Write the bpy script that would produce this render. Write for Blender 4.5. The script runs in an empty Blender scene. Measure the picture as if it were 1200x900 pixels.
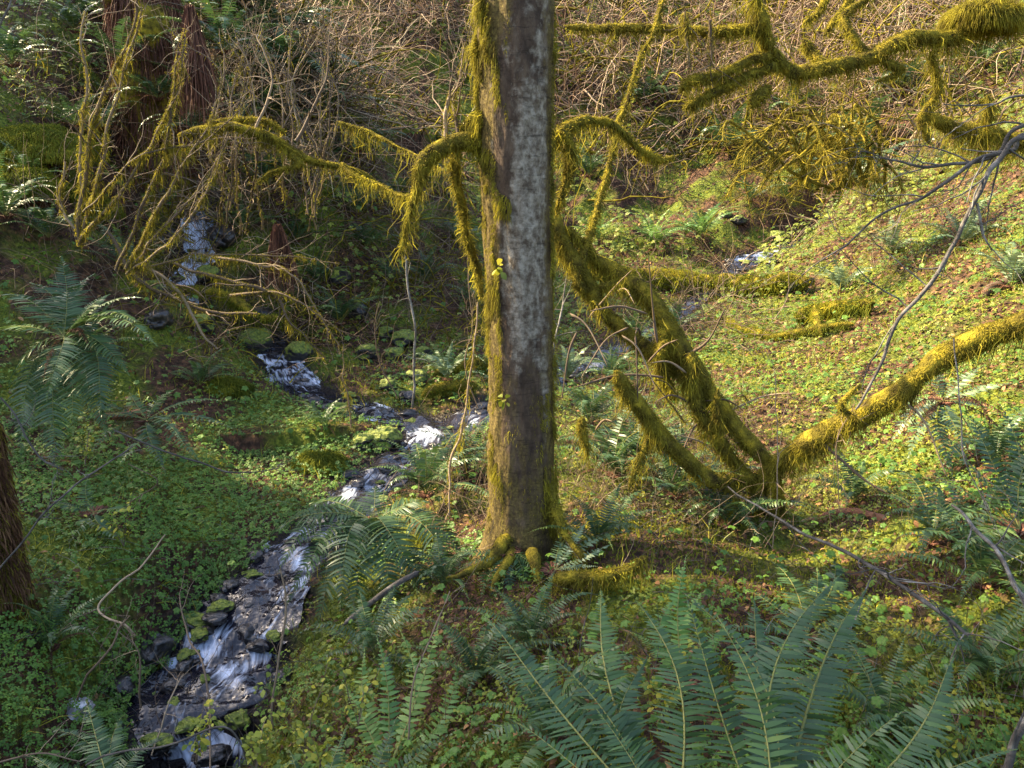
import bpy, math, random
import numpy as np
from mathutils import Vector
RNG = np.random.default_rng(11)
random.seed(5)
R_ = math.radians
sc = bpy.context.scene

# ------------------------------------------------------------------ camera, sky, sun, exposure
PITCH, FPX = R_(-14.0), 924.0
CAM = np.array([0.0, 0.0, 1.6])
cd = bpy.data.cameras.new('camera'); cam = bpy.data.objects.new('camera', cd)
sc.collection.objects.link(cam); sc.camera = cam
cam.location = CAM; cam.rotation_euler = (R_(90) + PITCH, 0, 0)
cd.sensor_width = 36; cd.lens = FPX / 1200 * 36; cd.clip_start = 0.05; cd.clip_end = 300

SUN_EL = R_(38); SUN_AZ = R_(70)              # azimuth measured from +Y towards -X
SD = np.array([-math.sin(SUN_AZ) * math.cos(SUN_EL), math.cos(SUN_AZ) * math.cos(SUN_EL), math.sin(SUN_EL)])
w = bpy.data.worlds.new('World'); sc.world = w; w.use_nodes = True
nt = w.node_tree; sky = nt.nodes.new('ShaderNodeTexSky'); sky.sky_type = 'NISHITA'; sky.sun_disc = False
sky.sun_elevation = SUN_EL; sky.sun_rotation = -SUN_AZ; sky.dust_density = 3.0; sky.ozone_density = 0.3
nt.links.new(sky.outputs[0], nt.nodes['Background'].inputs[0]); nt.nodes['Background'].inputs[1].default_value = 0.135
sl = bpy.data.lights.new('sun', 'SUN'); sl.energy = 5.0; sl.angle = R_(0.5); sl.color = (1.0, 0.82, 0.52)
so = bpy.data.objects.new('sun', sl); sc.collection.objects.link(so)
so.rotation_euler = Vector(SD).to_track_quat('Z', 'Y').to_euler(); so.location = (-10, 8, 14)
vs = sc.view_settings; vs.view_transform = 'Standard'; vs.look = 'None'; vs.gamma = 1; vs.exposure = 2.2
vs.use_curve_mapping = False
sc.cycles.max_bounces = 6; sc.cycles.diffuse_bounces = 3; sc.cycles.transparent_max_bounces = 4
sc.cycles.transmission_bounces = 2; sc.cycles.glossy_bounces = 2
sc.cycles.use_denoising = True

# ------------------------------------------------------------------ numeric helpers
def nrm(a): return a / np.maximum(np.linalg.norm(a, axis=-1, keepdims=True), 1e-9)
fw = np.array([0, math.cos(PITCH), math.sin(PITCH)]); upv = np.array([0, -math.sin(PITCH), math.cos(PITCH)])
def ray(px, py): return fw * FPX + np.array([1.0, 0, 0]) * (px - 600) + upv * (450 - py)
def at(px, py, Y):
    r = ray(px, py); return CAM + r * (Y / r[1])
def atz(px, py, z):
    r = ray(px, py); return CAM + r * ((z - CAM[2]) / r[2])
def pxm(P, n):                                  # n picture pixels, in metres at P
    return n * float(np.dot(np.asarray(P) - CAM, fw)) / FPX

def _h(ix, iy, iz, seed):
    n = (ix * 374761393 + iy * 668265263 + iz * 2147483647 + seed * 1274126177).astype(np.int64)
    n = (n ^ (n >> 13)) * 1274126177 & 0x7fffffff
    n = (n ^ (n >> 16)) & 0xffff
    return n / 65535.0
def vnoise(x, y, z=0.0, seed=1):
    x = np.asarray(x, float); y = np.asarray(y, float); z = np.broadcast_to(np.asarray(z, float), x.shape)
    ix, iy, iz = np.floor(x).astype(np.int64), np.floor(y).astype(np.int64), np.floor(z).astype(np.int64)
    fx, fy, fz = x - ix, y - iy, z - iz
    fx, fy, fz = [f * f * (3 - 2 * f) for f in (fx, fy, fz)]
    r = 0
    for a in (0, 1):
        for b in (0, 1):
            for c in (0, 1):
                wt = (fx if a else 1 - fx) * (fy if b else 1 - fy) * (fz if c else 1 - fz)
                r = r + wt * _h(ix + a, iy + b, iz + c, seed)
    return r * 2 - 1
def fbm(x, y, z=0.0, o=4, seed=1):
    r = 0; a = 1.0; t = 0
    for i in range(o):
        r = r + a * vnoise(x * 2 ** i, y * 2 ** i, np.asarray(z) * 2 ** i, seed + i); t += a; a *= 0.5
    return r / t
def smooth(a, b, x):
    t = np.clip((x - a) / (b - a), 0, 1); return t * t * (3 - 2 * t)
def catmull(P, n):
    P = np.asarray(P, float); P = np.vstack([2 * P[0] - P[1], P, 2 * P[-1] - P[-2]])
    k = len(P) - 3; t = np.linspace(0, k - 1e-6, n); i = t.astype(int); f = (t - i)[:, None]
    a, b, c, d = P[i], P[i + 1], P[i + 2], P[i + 3]
    return 0.5 * (2 * b + (c - a) * f + (2 * a - 5 * b + 4 * c - d) * f ** 2 + (3 * b - a - 3 * c + d) * f ** 3)

# ------------------------------------------------------------------ terrain shape
ctl = [(600, 900, 2.1), (900, 900, 2.1), (1190, 900, 2.1), (420, 900, 2.6), (0, 900, 2.3), (0, 700, 3.3), (150, 650, 4.0), (120, 790, 3.2),
 (300, 560, 5.5), (200, 480, 6.0), (0, 450, 5.6), (0, 300, 6.6), (0, 130, 8.0), (100, 200, 8.3), (100, 0, 11), (200, 200, 9.6),
 (240, 20, 11), (340, 130, 10.5), (300, 300, 8.9), (430, 235, 10.6), (420, 130, 16), (350, 0, 19), (500, 0, 20), (500, 200, 15), (500, 300, 10.4),
 (430, 400, 8.5), (560, 420, 8.1), (612, 640, 3.9), (560, 600, 4.5), (450, 680, 4.1), (450, 760, 3.2), (800, 600, 4.3),
 (800, 450, 7.0), (900, 400, 7.8), (800, 350, 10.3), (780, 300, 12.6), (800, 200, 16), (800, 0, 22), (1000, 420, 6.5), (1000, 330, 9),
 (1000, 250, 12), (1190, 200, 9), (1190, 330, 6.5), (1190, 450, 4.8), (1190, 600, 3.4), (1190, 750, 2.6), (950, 650, 3.7),
 (1190, 50, 16), (1000, 0, 21), (700, 520, 5.6), (900, 540, 4.9)]
CP = [at(*c) for c in ctl] + [np.array(p, float) for p in
 [(-12, 5, 1.8), (-16, 14, 4.2), (13, 5, 3.2), (14, 14, 6), (-7, 0, 0.5), (7, 0, 1.2), (0, -4, .3), (0, 32, 12), (-17, 30, 12),
  (17, 30, 13), (-8, -5, .5), (8, -5, 1), (-24, 5, 3), (24, 8, 6), (0, 44, 18), (-24, 40, 17), (24, 40, 17)]]
CP = np.array(CP)
def _phi(r): return r ** 2 * np.log(r + 1e-6)
n = len(CP); D = np.linalg.norm(CP[:, None, :2] - CP[None, :, :2], axis=2)
A = np.zeros((n + 3, n + 3)); A[:n, :n] = _phi(D) + np.eye(n) * 0.02
A[:n, n] = 1; A[:n, n + 1:] = CP[:, :2]; A[n, :n] = 1; A[n + 1:, :n] = CP[:, :2].T
W = np.linalg.solve(A, np.concatenate([CP[:, 2], np.zeros(3)]))
def base_h(x, y):
    r = W[n] + W[n + 1] * x + W[n + 2] * y
    for i in range(n): r = r + W[i] * _phi(np.hypot(x - CP[i, 0], y - CP[i, 1]))
    return r

# streams: points (position, width, foam)
def sp(px, py, z=None, Y=None): return atz(px, py, z) if z is not None else at(px, py, Y)
S1 = [(sp(170, 120, Y=11.0), .30, .6), (sp(198, 200, Y=9.9), .26, .8), (sp(205, 222, Y=9.7), .3, 1.2), (sp(228, 246, Y=9.5), .36, 1.3), (sp(236, 275, Y=9.2), .34, 1.1),
      (sp(226, 315, Y=8.8), .3, 1.0), (sp(205, 345, Y=8.5), .36, 1.0), (sp(208, 378, Y=8.3), .36, 1.2), (sp(214, 408, Y=8.16), .38, 1.1),
      (sp(262, 400, z=-0.02), .34, .1), (sp(318, 398, z=-.05), .34, .3), (sp(329, 420, z=-.12), .32, .9), (sp(343, 446, z=-.24), .36, .8),
      (sp(385, 468, z=-.30), .32, .6), (sp(430, 483, z=-.33), .32, .8), (sp(478, 492, z=-.36), .32, .4), (sp(505, 508, z=-.38), .42, .8),
      (sp(470, 540, z=-.44), .34, .25), (sp(432, 570, z=-.50), .34, .6), (sp(392, 612, z=-.56), .38, .75), (sp(345, 652, z=-.62), .38, .7),
      (sp(310, 690, z=-.68), .40, .45), (sp(287, 722, z=-.74), .56, .35), (sp(268, 752, z=-.83), .50, .72), (sp(262, 785, z=-.89), .54, .72), (sp(232, 815, z=-.9), .62, .35),
      (sp(222, 850, z=-.94), .50, .2), (sp(235, 885, z=-1.05), .42, .8), (sp(215, 940, z=-1.12), .4, .3), (sp(190, 1040, z=-1.15), .5, .2)]
S2 = [(sp(1000, 262, Y=14.5), .3, .2), (sp(935, 285, Y=13.6), .3, .4), (sp(884, 302, Y=12.8), .42, .9), (sp(858, 318, Y=11.9), .3, .3), (sp(815, 352, Y=10.3), .2, .2),
      (sp(780, 378, Y=9.4), .2, .2), (sp(712, 415, z=-.14), .22, .4), (sp(668, 436, z=-.18), .26, .6), (sp(610, 462, z=-.27), .38, .4),
      (sp(555, 490, z=-.34), .38, .5), (sp(510, 505, z=-.38), .42, .6)]
def stream(S, step=0.02):
    P = np.array([np.concatenate([s[0], [s[1], s[2]]]) for s in S])
    L = np.linalg.norm(np.diff(P[:, :3], axis=0), axis=1).sum(); m = int(L / step)
    C = catmull(P, m)
    C[:, 2] = np.minimum.accumulate(C[:, 2]); C[:, 3] = np.maximum(C[:, 3], .15)
    return C
ST = [stream(S1), stream(S2)]
def stream_d(x, y):
    """edge distance (d - halfwidth) and level of the nearest stream point"""
    x = np.asarray(x, float).ravel(); y = np.asarray(y, float).ravel()
    bd = np.full(x.shape, 9.0); bz = np.zeros(x.shape)
    for C in ST:
        c = C[::4]
        sel = np.where((x > c[:, 0].min() - 1.6) & (x < c[:, 0].max() + 1.6) & (y > c[:, 1].min() - 1.6) & (y < c[:, 1].max() + 1.6))[0]
        for k in range(0, len(sel), 20000):
            s = sel[k:k + 20000]
            d = np.hypot(x[s, None] - c[None, :, 0], y[s, None] - c[None, :, 1]) - c[None, :, 3] / 2
            j = d.argmin(1); dd = d[np.arange(len(s)), j]
            u = dd < bd[s]; bd[s[u]] = dd[u]; bz[s[u]] = c[j[u], 2]
    return bd, bz
def H(x, y):
    x = np.asarray(x, float); y = np.asarray(y, float); sh = x.shape
    x = x.ravel(); y = y.ravel()
    z = base_h(x, y)
    far = smooth(8, 16, y)
    z = z + fbm(x * 1.1, y * 1.1, 0, 3, 3) * (.10 + .35 * far) + fbm(x * 5, y * 5, 0, 3, 9) * (.035 + .06 * far)
    d, wz = stream_d(x, y)
    d2 = d + fbm(x * 6, y * 6, 0, 2, 21) * .06
    k = smooth(0.0, 1.0, d2 / (.42 + .55 * smooth(7.3, 8.0, y)))
    bed = wz - .10 * smooth(.05, -.15, d)
    z = np.where(d < 8, bed * (1 - k) + np.maximum(z, wz + .05) * k, z)
    return z.reshape(sh)
def ground(px, py):                              # where the ray through a picture point meets the terrain
    r = ray(px, py); r = r / r[1]
    t = 1.3 * 1.02 ** np.arange(190); P = CAM + r * t[:, None]
    hit = np.where(P[:, 2] < H(P[:, 0], P[:, 1]))[0]
    i = hit[0] if len(hit) else len(t) - 1
    t2 = np.linspace(t[max(i - 1, 0)], t[i], 12); P = CAM + r * t2[:, None]
    hit = np.where(P[:, 2] < H(P[:, 0], P[:, 1]))[0]
    p = P[hit[0] if len(hit) else -1].copy(); p[2] = float(H(p[0:1], p[1:2])[0]); return p

# ------------------------------------------------------------------ mesh helpers
def mesh(name, V, F, rnd=None, mats=(), mi=None, smooth_=True, F3=None, extra=None):
    V = np.asarray(V, np.float32).reshape(-1, 3); me = bpy.data.meshes.new(name)
    F = np.asarray(F, np.int32).reshape(-1, 4); nf = len(F)
    idx = F.ravel(); starts = np.arange(nf, dtype=np.int32) * 4
    if F3 is not None and len(F3):
        F3 = np.asarray(F3, np.int32).reshape(-1, 3)
        starts = np.concatenate([starts, len(idx) + np.arange(len(F3), dtype=np.int32) * 3]); idx = np.concatenate([idx, F3.ravel()])
    me.vertices.add(len(V)); me.vertices.foreach_set('co', V.ravel())
    me.loops.add(len(idx)); me.loops.foreach_set('vertex_index', idx)
    me.polygons.add(len(starts)); me.polygons.foreach_set('loop_start', starts)
    me.polygons.foreach_set('use_smooth', np.full(len(starts), smooth_))
    if rnd is not None:
        a = me.attributes.new('rnd', 'FLOAT', 'POINT'); a.data.foreach_set('value', np.asarray(rnd, np.float32).ravel())
    for k, v in (extra or {}).items():
        a = me.attributes.new(k, 'FLOAT', 'POINT'); a.data.foreach_set('value', np.asarray(v, np.float32).ravel())
    for m in mats: me.materials.append(m)
    if mi is not None: me.polygons.foreach_set('material_index', np.asarray(mi, np.int32))
    me.update(calc_edges=True)
    return me
class Geo:
    def __init__(s): s.V = []; s.F = []; s.r = []; s.m = []; s.n = 0
    def add(s, g, mi=0):
        V, F, r = g
        s.V.append(V.reshape(-1, 3)); s.F.append(F.reshape(-1, 4) + s.n); s.r.append(r.ravel()); s.m.append(np.full(len(F.reshape(-1, 4)), mi)); s.n += len(s.V[-1]); return s
    def mesh(s, name, mats, org=(0, 0, 0)):
        return mesh(name, np.concatenate(s.V) - np.asarray(org), np.concatenate(s.F), np.concatenate(s.r), mats, np.concatenate(s.m))
def tubes(P, R, S=4, rnd=None, disp=0, dscale=8, seed=1):
    P = np.asarray(P, float); R = np.asarray(R, float)
    if P.ndim == 2: P = P[None]; R = R[None]
    N, K, _ = P.shape
    T = np.empty_like(P); T[:, 1:-1] = P[:, 2:] - P[:, :-2]; T[:, 0] = P[:, 1] - P[:, 0]; T[:, -1] = P[:, -1] - P[:, -2]; T = nrm(T)
    mt = nrm(T.mean(1)); ref = np.where(np.abs(mt[:, 2:3]) > .8, np.array([[0, 1.0, 0]]), np.array([[0, 0, 1.0]]))[:, None, :]
    a = nrm(np.cross(T, ref)); b = np.cross(T, a)
    th = np.linspace(0, 2 * np.pi, S, endpoint=False)
    n_ = a[:, :, None] * np.cos(th)[None, None, :, None] + b[:, :, None] * np.sin(th)[None, None, :, None]
    V = P[:, :, None] + n_ * R[:, :, None, None]
    if disp:
        d = fbm(V[..., 0] * dscale, V[..., 1] * dscale, V[..., 2] * dscale, 3, seed)
        V = V + n_ * (d * disp)[..., None] * np.minimum(R / R.max() * 2, 1)[:, :, None, None]
    ii = np.arange(N)[:, None, None] * K * S; kk = np.arange(K - 1)[None, :, None] * S; s0 = np.arange(S)[None, None, :]; s1 = (s0 + 1) % S
    F = np.stack([ii + kk + s0, ii + kk + s1, ii + kk + S + s1, ii + kk + S + s0], -1).reshape(-1, 4)
    if rnd is None: rnd = RNG.random(N)
    r = np.broadcast_to(np.asarray(rnd, float).reshape(-1, 1, 1), (N, K, S))
    return V.reshape(-1, 3), F, r.reshape(-1).copy()
def strips(P, Wd, side, rnd=None):
    P = np.asarray(P, float); N, K, _ = P.shape; Wd = np.broadcast_to(Wd, (N, K))
    side = side[:, None, :] if side.ndim == 2 else side
    V = np.stack([P - side * Wd[..., None] / 2, P + side * Wd[..., None] / 2], 2)
    ii = np.arange(N)[:, None] * K * 2; kk = np.arange(K - 1)[None, :] * 2
    F = np.stack([ii + kk, ii + kk + 1, ii + kk + 3, ii + kk + 2], -1).reshape(-1, 4)
    if rnd is None: rnd = RNG.random(N)
    r = np.broadcast_to(np.asarray(rnd, float).reshape(-1, 1, 1), (N, K, 2))
    return V.reshape(-1, 3), F, r.reshape(-1).copy()
def rdir(n): return nrm(RNG.normal(size=(n, 3)))

# ------------------------------------------------------------------ object helpers
COL = sc.collection
ORG = {}
def tag(o, label=None, cat=None, group=None, kind=None):
    if label: o['label'] = label
    if cat: o['category'] = cat
    if group: o['group'] = group
    if kind: o['kind'] = kind
    return o
def thing(name, label, cat, loc, group=None):
    o = bpy.data.objects.new(name, None); COL.objects.link(o); o.location = [float(v) for v in loc]
    o.empty_display_size = .1; ORG[o.name] = np.array(loc, float); return tag(o, label, cat, group)
def obj(name, me, parent=None, loc=None, label=None):
    o = bpy.data.objects.new(name, me); COL.objects.link(o)
    if loc is not None: o.location = [float(v) for v in loc]
    if parent is not None: o.parent = parent; ORG[o.name] = ORG.get(parent.name, np.zeros(3))
    if label: o['label'] = label
    return o
def part(name, geo, mats, parent, label=None):   # geo in world coordinates
    return obj(name, geo.mesh(name, mats, ORG[parent.name]), parent, label=label)

# ------------------------------------------------------------------ materials
def mat(name, stops, rough=.6, transl=0.0, spec=.3, noise=None, bump=0, bscale=60, attr='rnd', mixn=.0, nscale=3.0):
    """colour ramp driven by the per-leaf attribute (and optionally by noise in place)"""
    m = bpy.data.materials.new(name); m.use_nodes = True; t = m.node_tree; N = t.nodes; L = t.links
    b = N['Principled BSDF']; b.inputs['Roughness'].default_value = rough; b.inputs['Specular IOR Level'].default_value = spec
    tc = N.new('ShaderNodeNewGeometry')
    nz = N.new('ShaderNodeTexNoise'); nz.inputs['Scale'].default_value = nscale; nz.inputs['Detail'].default_value = 4
    L.new(tc.outputs['Position'], nz.inputs['Vector'])
    if attr:
        a = N.new('ShaderNodeAttribute'); a.attribute_name = attr
        mx = N.new('ShaderNodeMix'); mx.data_type = 'FLOAT'; mx.inputs[0].default_value = mixn
        L.new(a.outputs['Fac'], mx.inputs[2]); 
        st = N.new('ShaderNodeMapRange'); st.inputs[1].default_value = .3; st.inputs[2].default_value = .7
        L.new(nz.outputs[0], st.inputs[0]); L.new(st.outputs[0], mx.inputs[3]); src = mx.outputs[0]
    else:
        st = N.new('ShaderNodeMapRange'); st.inputs[1].default_value = .3; st.inputs[2].default_value = .7
        L.new(nz.outputs[0], st.inputs[0]); src = st.outputs[0]
    r = N.new('ShaderNodeValToRGB'); e = r.color_ramp.elements
    while len(e) < len(stops): e.new(0.5)
    for i, (p, c) in enumerate(stops): e[i].position = p; e[i].color = (*c, 1)
    L.new(src, r.inputs[0]); L.new(r.outputs[0], b.inputs['Base Color'])
    if bump:
        nb = N.new('ShaderNodeTexNoise'); nb.inputs['Scale'].default_value = bscale; nb.inputs['Detail'].default_value = 5
        L.new(tc.outputs['Position'], nb.inputs['Vector'])
        bp = N.new('ShaderNodeBump'); bp.inputs['Strength'].default_value = bump; bp.inputs['Distance'].default_value = .02
        L.new(nb.outputs[0], bp.inputs['Height']); L.new(bp.outputs[0], b.inputs['Normal'])
    if transl:
        tr = N.new('ShaderNodeBsdfTranslucent'); ms = N.new('ShaderNodeMixShader'); ms.inputs[0].default_value = transl
        L.new(r.outputs[0], tr.inputs[0]); L.new(b.outputs[0], ms.inputs[1]); L.new(tr.outputs[0], ms.inputs[2])
        L.new(ms.outputs[0], N['Material Output'].inputs[0])
    return m
M = {}
M['moss'] = mat('moss', [(0, (.055, .042, .012)), (.35, (.15, .125, .020)), (.7, (.29, .25, .028)), (1, (.54, .45, .04))], .9, .45, .1, mixn=.6, nscale=9)
M['moss_core'] = mat('moss_core', [(0, (.04, .03, .010)), (.5, (.15, .12, .018)), (1, (.34, .26, .025))], .95, 0, .05, attr=None, nscale=14, bump=1, bscale=90)
M['green_moss'] = mat('green_moss', [(0, (.045, .065, .012)), (.5, (.14, .16, .018)), (1, (.42, .36, .03))], .9, .35, .1, mixn=.5, nscale=2.5)
M['fern'] = mat('fern', [(0, (.028, .058, .022)), (.5, (.05, .098, .030)), (.85, (.088, .15, .036)), (1, (.16, .21, .045))], .42, .22, .42, mixn=.2, nscale=2)
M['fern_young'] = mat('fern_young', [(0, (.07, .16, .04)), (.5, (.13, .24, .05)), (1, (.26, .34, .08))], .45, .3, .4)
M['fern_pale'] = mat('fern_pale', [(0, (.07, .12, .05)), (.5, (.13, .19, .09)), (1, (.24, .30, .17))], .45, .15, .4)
M['rachis'] = mat('rachis', [(0, (.12, .13, .03)), (1, (.24, .22, .06))], .6)
M['fern_dead'] = mat('fern_dead', [(0, (.045, .022, .013)), (.5, (.10, .048, .026)), (1, (.20, .11, .055))], .8, .2, .1)
M['clover'] = mat('clover', [(0, (.030, .07, .012)), (.45, (.080, .165, .022)), (.85, (.15, .26, .03)), (1, (.30, .34, .04))], .5, .28, .3, mixn=.35, nscale=1.6)
M['fresh'] = mat('fresh', [(0, (.09, .13, .018)), (.6, (.22, .25, .026)), (1, (.42, .36, .04))], .5, .35, .3)
M['litter'] = mat('litter', [(0, (.035, .018, .011)), (.45, (.085, .042, .022)), (.8, (.17, .085, .035)), (1, (.33, .19, .08))], .7, .12, .2)
M['twig'] = mat('twig', [(0, (.05, .032, .022)), (.5, (.12, .082, .052)), (1, (.26, .19, .12))], .8)
M['cane'] = mat('cane', [(0, (.10, .055, .034)), (.4, (.21, .13, .08)), (.8, (.36, .25, .16)), (1, (.50, .40, .25))], .75)
M['grey_twig'] = mat('grey_twig', [(0, (.035, .03, .026)), (.5, (.085, .074, .064)), (1, (.28, .26, .23))], .8, 0, .2, mixn=.6, nscale=20, bump=.4, bscale=80)
M['rootred'] = mat('rootred', [(0, (.045, .02, .013)), (.5, (.11, .045, .028)), (1, (.20, .09, .05))], .9)
M['wet_rock'] = mat('wet_rock', [(0, (.012, .010, .011)), (.6, (.035, .03, .03)), (1, (.08, .07, .065))], .28, 0, .5, attr=None, nscale=7, bump=.8, bscale=25)
M['pale_rock'] = mat('pale_rock', [(0, (.16, .15, .15)), (.6, (.36, .35, .36)), (1, (.55, .54, .56))], .5, 0, .4, attr=None, nscale=9, bump=.8, bscale=25)

def rock_mat():
    m = bpy.data.materials.new('mossy_rock'); m.use_nodes = True; t = m.node_tree; N = t.nodes; L = t.links; b = N['Principled BSDF']
    b.inputs['Roughness'].default_value = .75
    g = N.new('ShaderNodeNewGeometry'); sx = N.new('ShaderNodeSeparateXYZ'); L.new(g.outputs['Normal'], sx.inputs[0])
    nz = N.new('ShaderNodeTexNoise'); nz.inputs['Scale'].default_value = 9; nz.inputs['Detail'].default_value = 5; L.new(g.outputs['Position'], nz.inputs['Vector'])
    ad = N.new('ShaderNodeMath'); ad.operation = 'MULTIPLY_ADD'; ad.inputs[1].default_value = 1.6; L.new(nz.outputs[0], ad.inputs[0]); L.new(sx.outputs[2], ad.inputs[2])
    mr = N.new('ShaderNodeMapRange'); mr.inputs[1].default_value = .75; mr.inputs[2].default_value = 1.15; L.new(ad.outputs[0], mr.inputs[0])
    n2 = N.new('ShaderNodeTexNoise'); n2.inputs['Scale'].default_value = 40; L.new(g.outputs['Position'], n2.inputs['Vector'])
    r = N.new('ShaderNodeValToRGB'); r.color_ramp.elements[0].position = .3; r.color_ramp.elements[0].color = (.05, .08, .01, 1)
    r.color_ramp.elements[1].position = .7; r.color_ramp.elements[1].color = (.20, .23, .02, 1); L.new(n2.outputs[0], r.inputs[0])
    mx = N.new('ShaderNodeMix'); mx.data_type = 'RGBA'; L.new(mr.outputs[0], mx.inputs[0]); mx.inputs[6].default_value = (.03, .027, .027, 1); L.new(r.outputs[0], mx.inputs[7])
    L.new(mx.outputs[2], b.inputs['Base Color'])
    bp = N.new('ShaderNodeBump'); bp.inputs['Strength'].default_value = 1; bp.inputs['Distance'].default_value = .02; L.new(n2.outputs[0], bp.inputs['Height']); L.new(bp.outputs[0], b.inputs['Normal'])
    return m
M['mossy_rock'] = rock_mat()

def soil_mat():
    m = bpy.data.materials.new('forest_soil'); m.use_nodes = True; t = m.node_tree; N = t.nodes; L = t.links; b = N['Principled BSDF']
    b.inputs['Roughness'].default_value = .9; b.inputs['Specular IOR Level'].default_value = .15
    g = N.new('ShaderNodeNewGeometry')
    def nz(s, d=5):
        x = N.new('ShaderNodeTexNoise'); x.inputs['Scale'].default_value = s; x.inputs['Detail'].default_value = d; L.new(g.outputs['Position'], x.inputs['Vector']); return x
    def ramp(src, st):
        r = N.new('ShaderNodeValToRGB'); e = r.color_ramp.elements
        while len(e) < len(st): e.new(.5)
        for i, (p, c) in enumerate(st): e[i].position = p; e[i].color = (*c, 1)
        L.new(src, r.inputs[0]); return r
    soil = ramp(nz(22).outputs[0], [(.3, (.022, .014, .010)), (.5, (.06, .033, .02)), (.7, (.15, .075, .04))])
    ms = ramp(nz(35).outputs[0], [(.3, (.03, .045, .008)), (.5, (.085, .11, .014)), (.75, (.20, .21, .025))])
    f = N.new('ShaderNodeMapRange'); f.inputs[1].default_value = .46; f.inputs[2].default_value = .58; L.new(nz(1.7).outputs[0], f.inputs[0])
    at_ = N.new('ShaderNodeAttribute'); at_.attribute_name = 'wet'
    mx = N.new('ShaderNodeMix'); mx.data_type = 'RGBA'; L.new(f.outputs[0], mx.inputs[0]); L.new(soil.outputs[0], mx.inputs[6]); L.new(ms.outputs[0], mx.inputs[7])
    m2 = N.new('ShaderNodeMix'); m2.data_type = 'RGBA'; L.new(at_.outputs['Fac'], m2.inputs[0]); L.new(mx.outputs[2], m2.inputs[6]); m2.inputs[7].default_value = (.016, .012, .012, 1)
    L.new(m2.outputs[2], b.inputs['Base Color'])
    rr = N.new('ShaderNodeMapRange'); rr.inputs[3].default_value = .92; rr.inputs[4].default_value = .3; L.new(at_.outputs['Fac'], rr.inputs[0]); L.new(rr.outputs[0], b.inputs['Roughness'])
    bp = N.new('ShaderNodeBump'); bp.inputs['Strength'].default_value = 1; bp.inputs['Distance'].default_value = .04; L.new(nz(30, 8).outputs[0], bp.inputs['Height']); L.new(bp.outputs[0], b.inputs['Normal'])
    return m
M['soil'] = soil_mat()

def water_mat():
    m = bpy.data.materials.new('stream_water'); m.use_nodes = True; t = m.node_tree; N = t.nodes; L = t.links; b = N['Principled BSDF']
    uf = N.new('ShaderNodeAttribute'); uf.attribute_name = 'us'; vf = N.new('ShaderNodeAttribute'); vf.attribute_name = 'vs'
    cv = N.new('ShaderNodeCombineXYZ'); L.new(uf.outputs['Fac'], cv.inputs[0]); L.new(vf.outputs['Fac'], cv.inputs[1])
    mp = N.new('ShaderNodeMapping'); mp.inputs['Scale'].default_value = (9, 34, 1); L.new(cv.outputs[0], mp.inputs[0])
    nz = N.new('ShaderNodeTexNoise'); nz.inputs['Scale'].default_value = 1; nz.inputs['Detail'].default_value = 6; nz.inputs['Distortion'].default_value = .8; L.new(mp.outputs[0], nz.inputs['Vector'])
    fo = N.new('ShaderNodeAttribute'); fo.attribute_name = 'foam'
    ad = N.new('ShaderNodeMath'); ad.operation = 'ADD'; L.new(fo.outputs['Fac'], ad.inputs[0]); L.new(nz.outputs[0], ad.inputs[1])
    mr = N.new('ShaderNodeMapRange'); mr.inputs[1].default_value = .90; mr.inputs[2].default_value = 1.28; L.new(ad.outputs[0], mr.inputs[0])
    mx = N.new('ShaderNodeMix'); mx.data_type = 'RGBA'; L.new(mr.outputs[0], mx.inputs[0]); mx.inputs[6].default_value = (.016, .014, .020, 1); mx.inputs[7].default_value = (.62, .68, .82, 1)
    L.new(mx.outputs[2], b.inputs['Base Color'])
    r2 = N.new('ShaderNodeMapRange'); r2.inputs[3].default_value = .07; r2.inputs[4].default_value = .45; L.new(mr.outputs[0], r2.inputs[0]); L.new(r2.outputs[0], b.inputs['Roughness'])
    b.inputs['IOR'].default_value = 1.33; b.inputs['Specular IOR Level'].default_value = .9
    g = N.new('ShaderNodeNewGeometry'); n2 = N.new('ShaderNodeTexNoise'); n2.inputs['Scale'].default_value = 13; n2.inputs['Detail'].default_value = 2; L.new(g.outputs['Position'], n2.inputs['Vector'])
    bp = N.new('ShaderNodeBump'); bp.inputs['Strength'].default_value = .7; bp.inputs['Distance'].default_value = .03; L.new(n2.outputs[0], bp.inputs['Height'])
    L.new(bp.outputs[0], b.inputs['Normal'])
    return m
M['water'] = water_mat()

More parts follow.
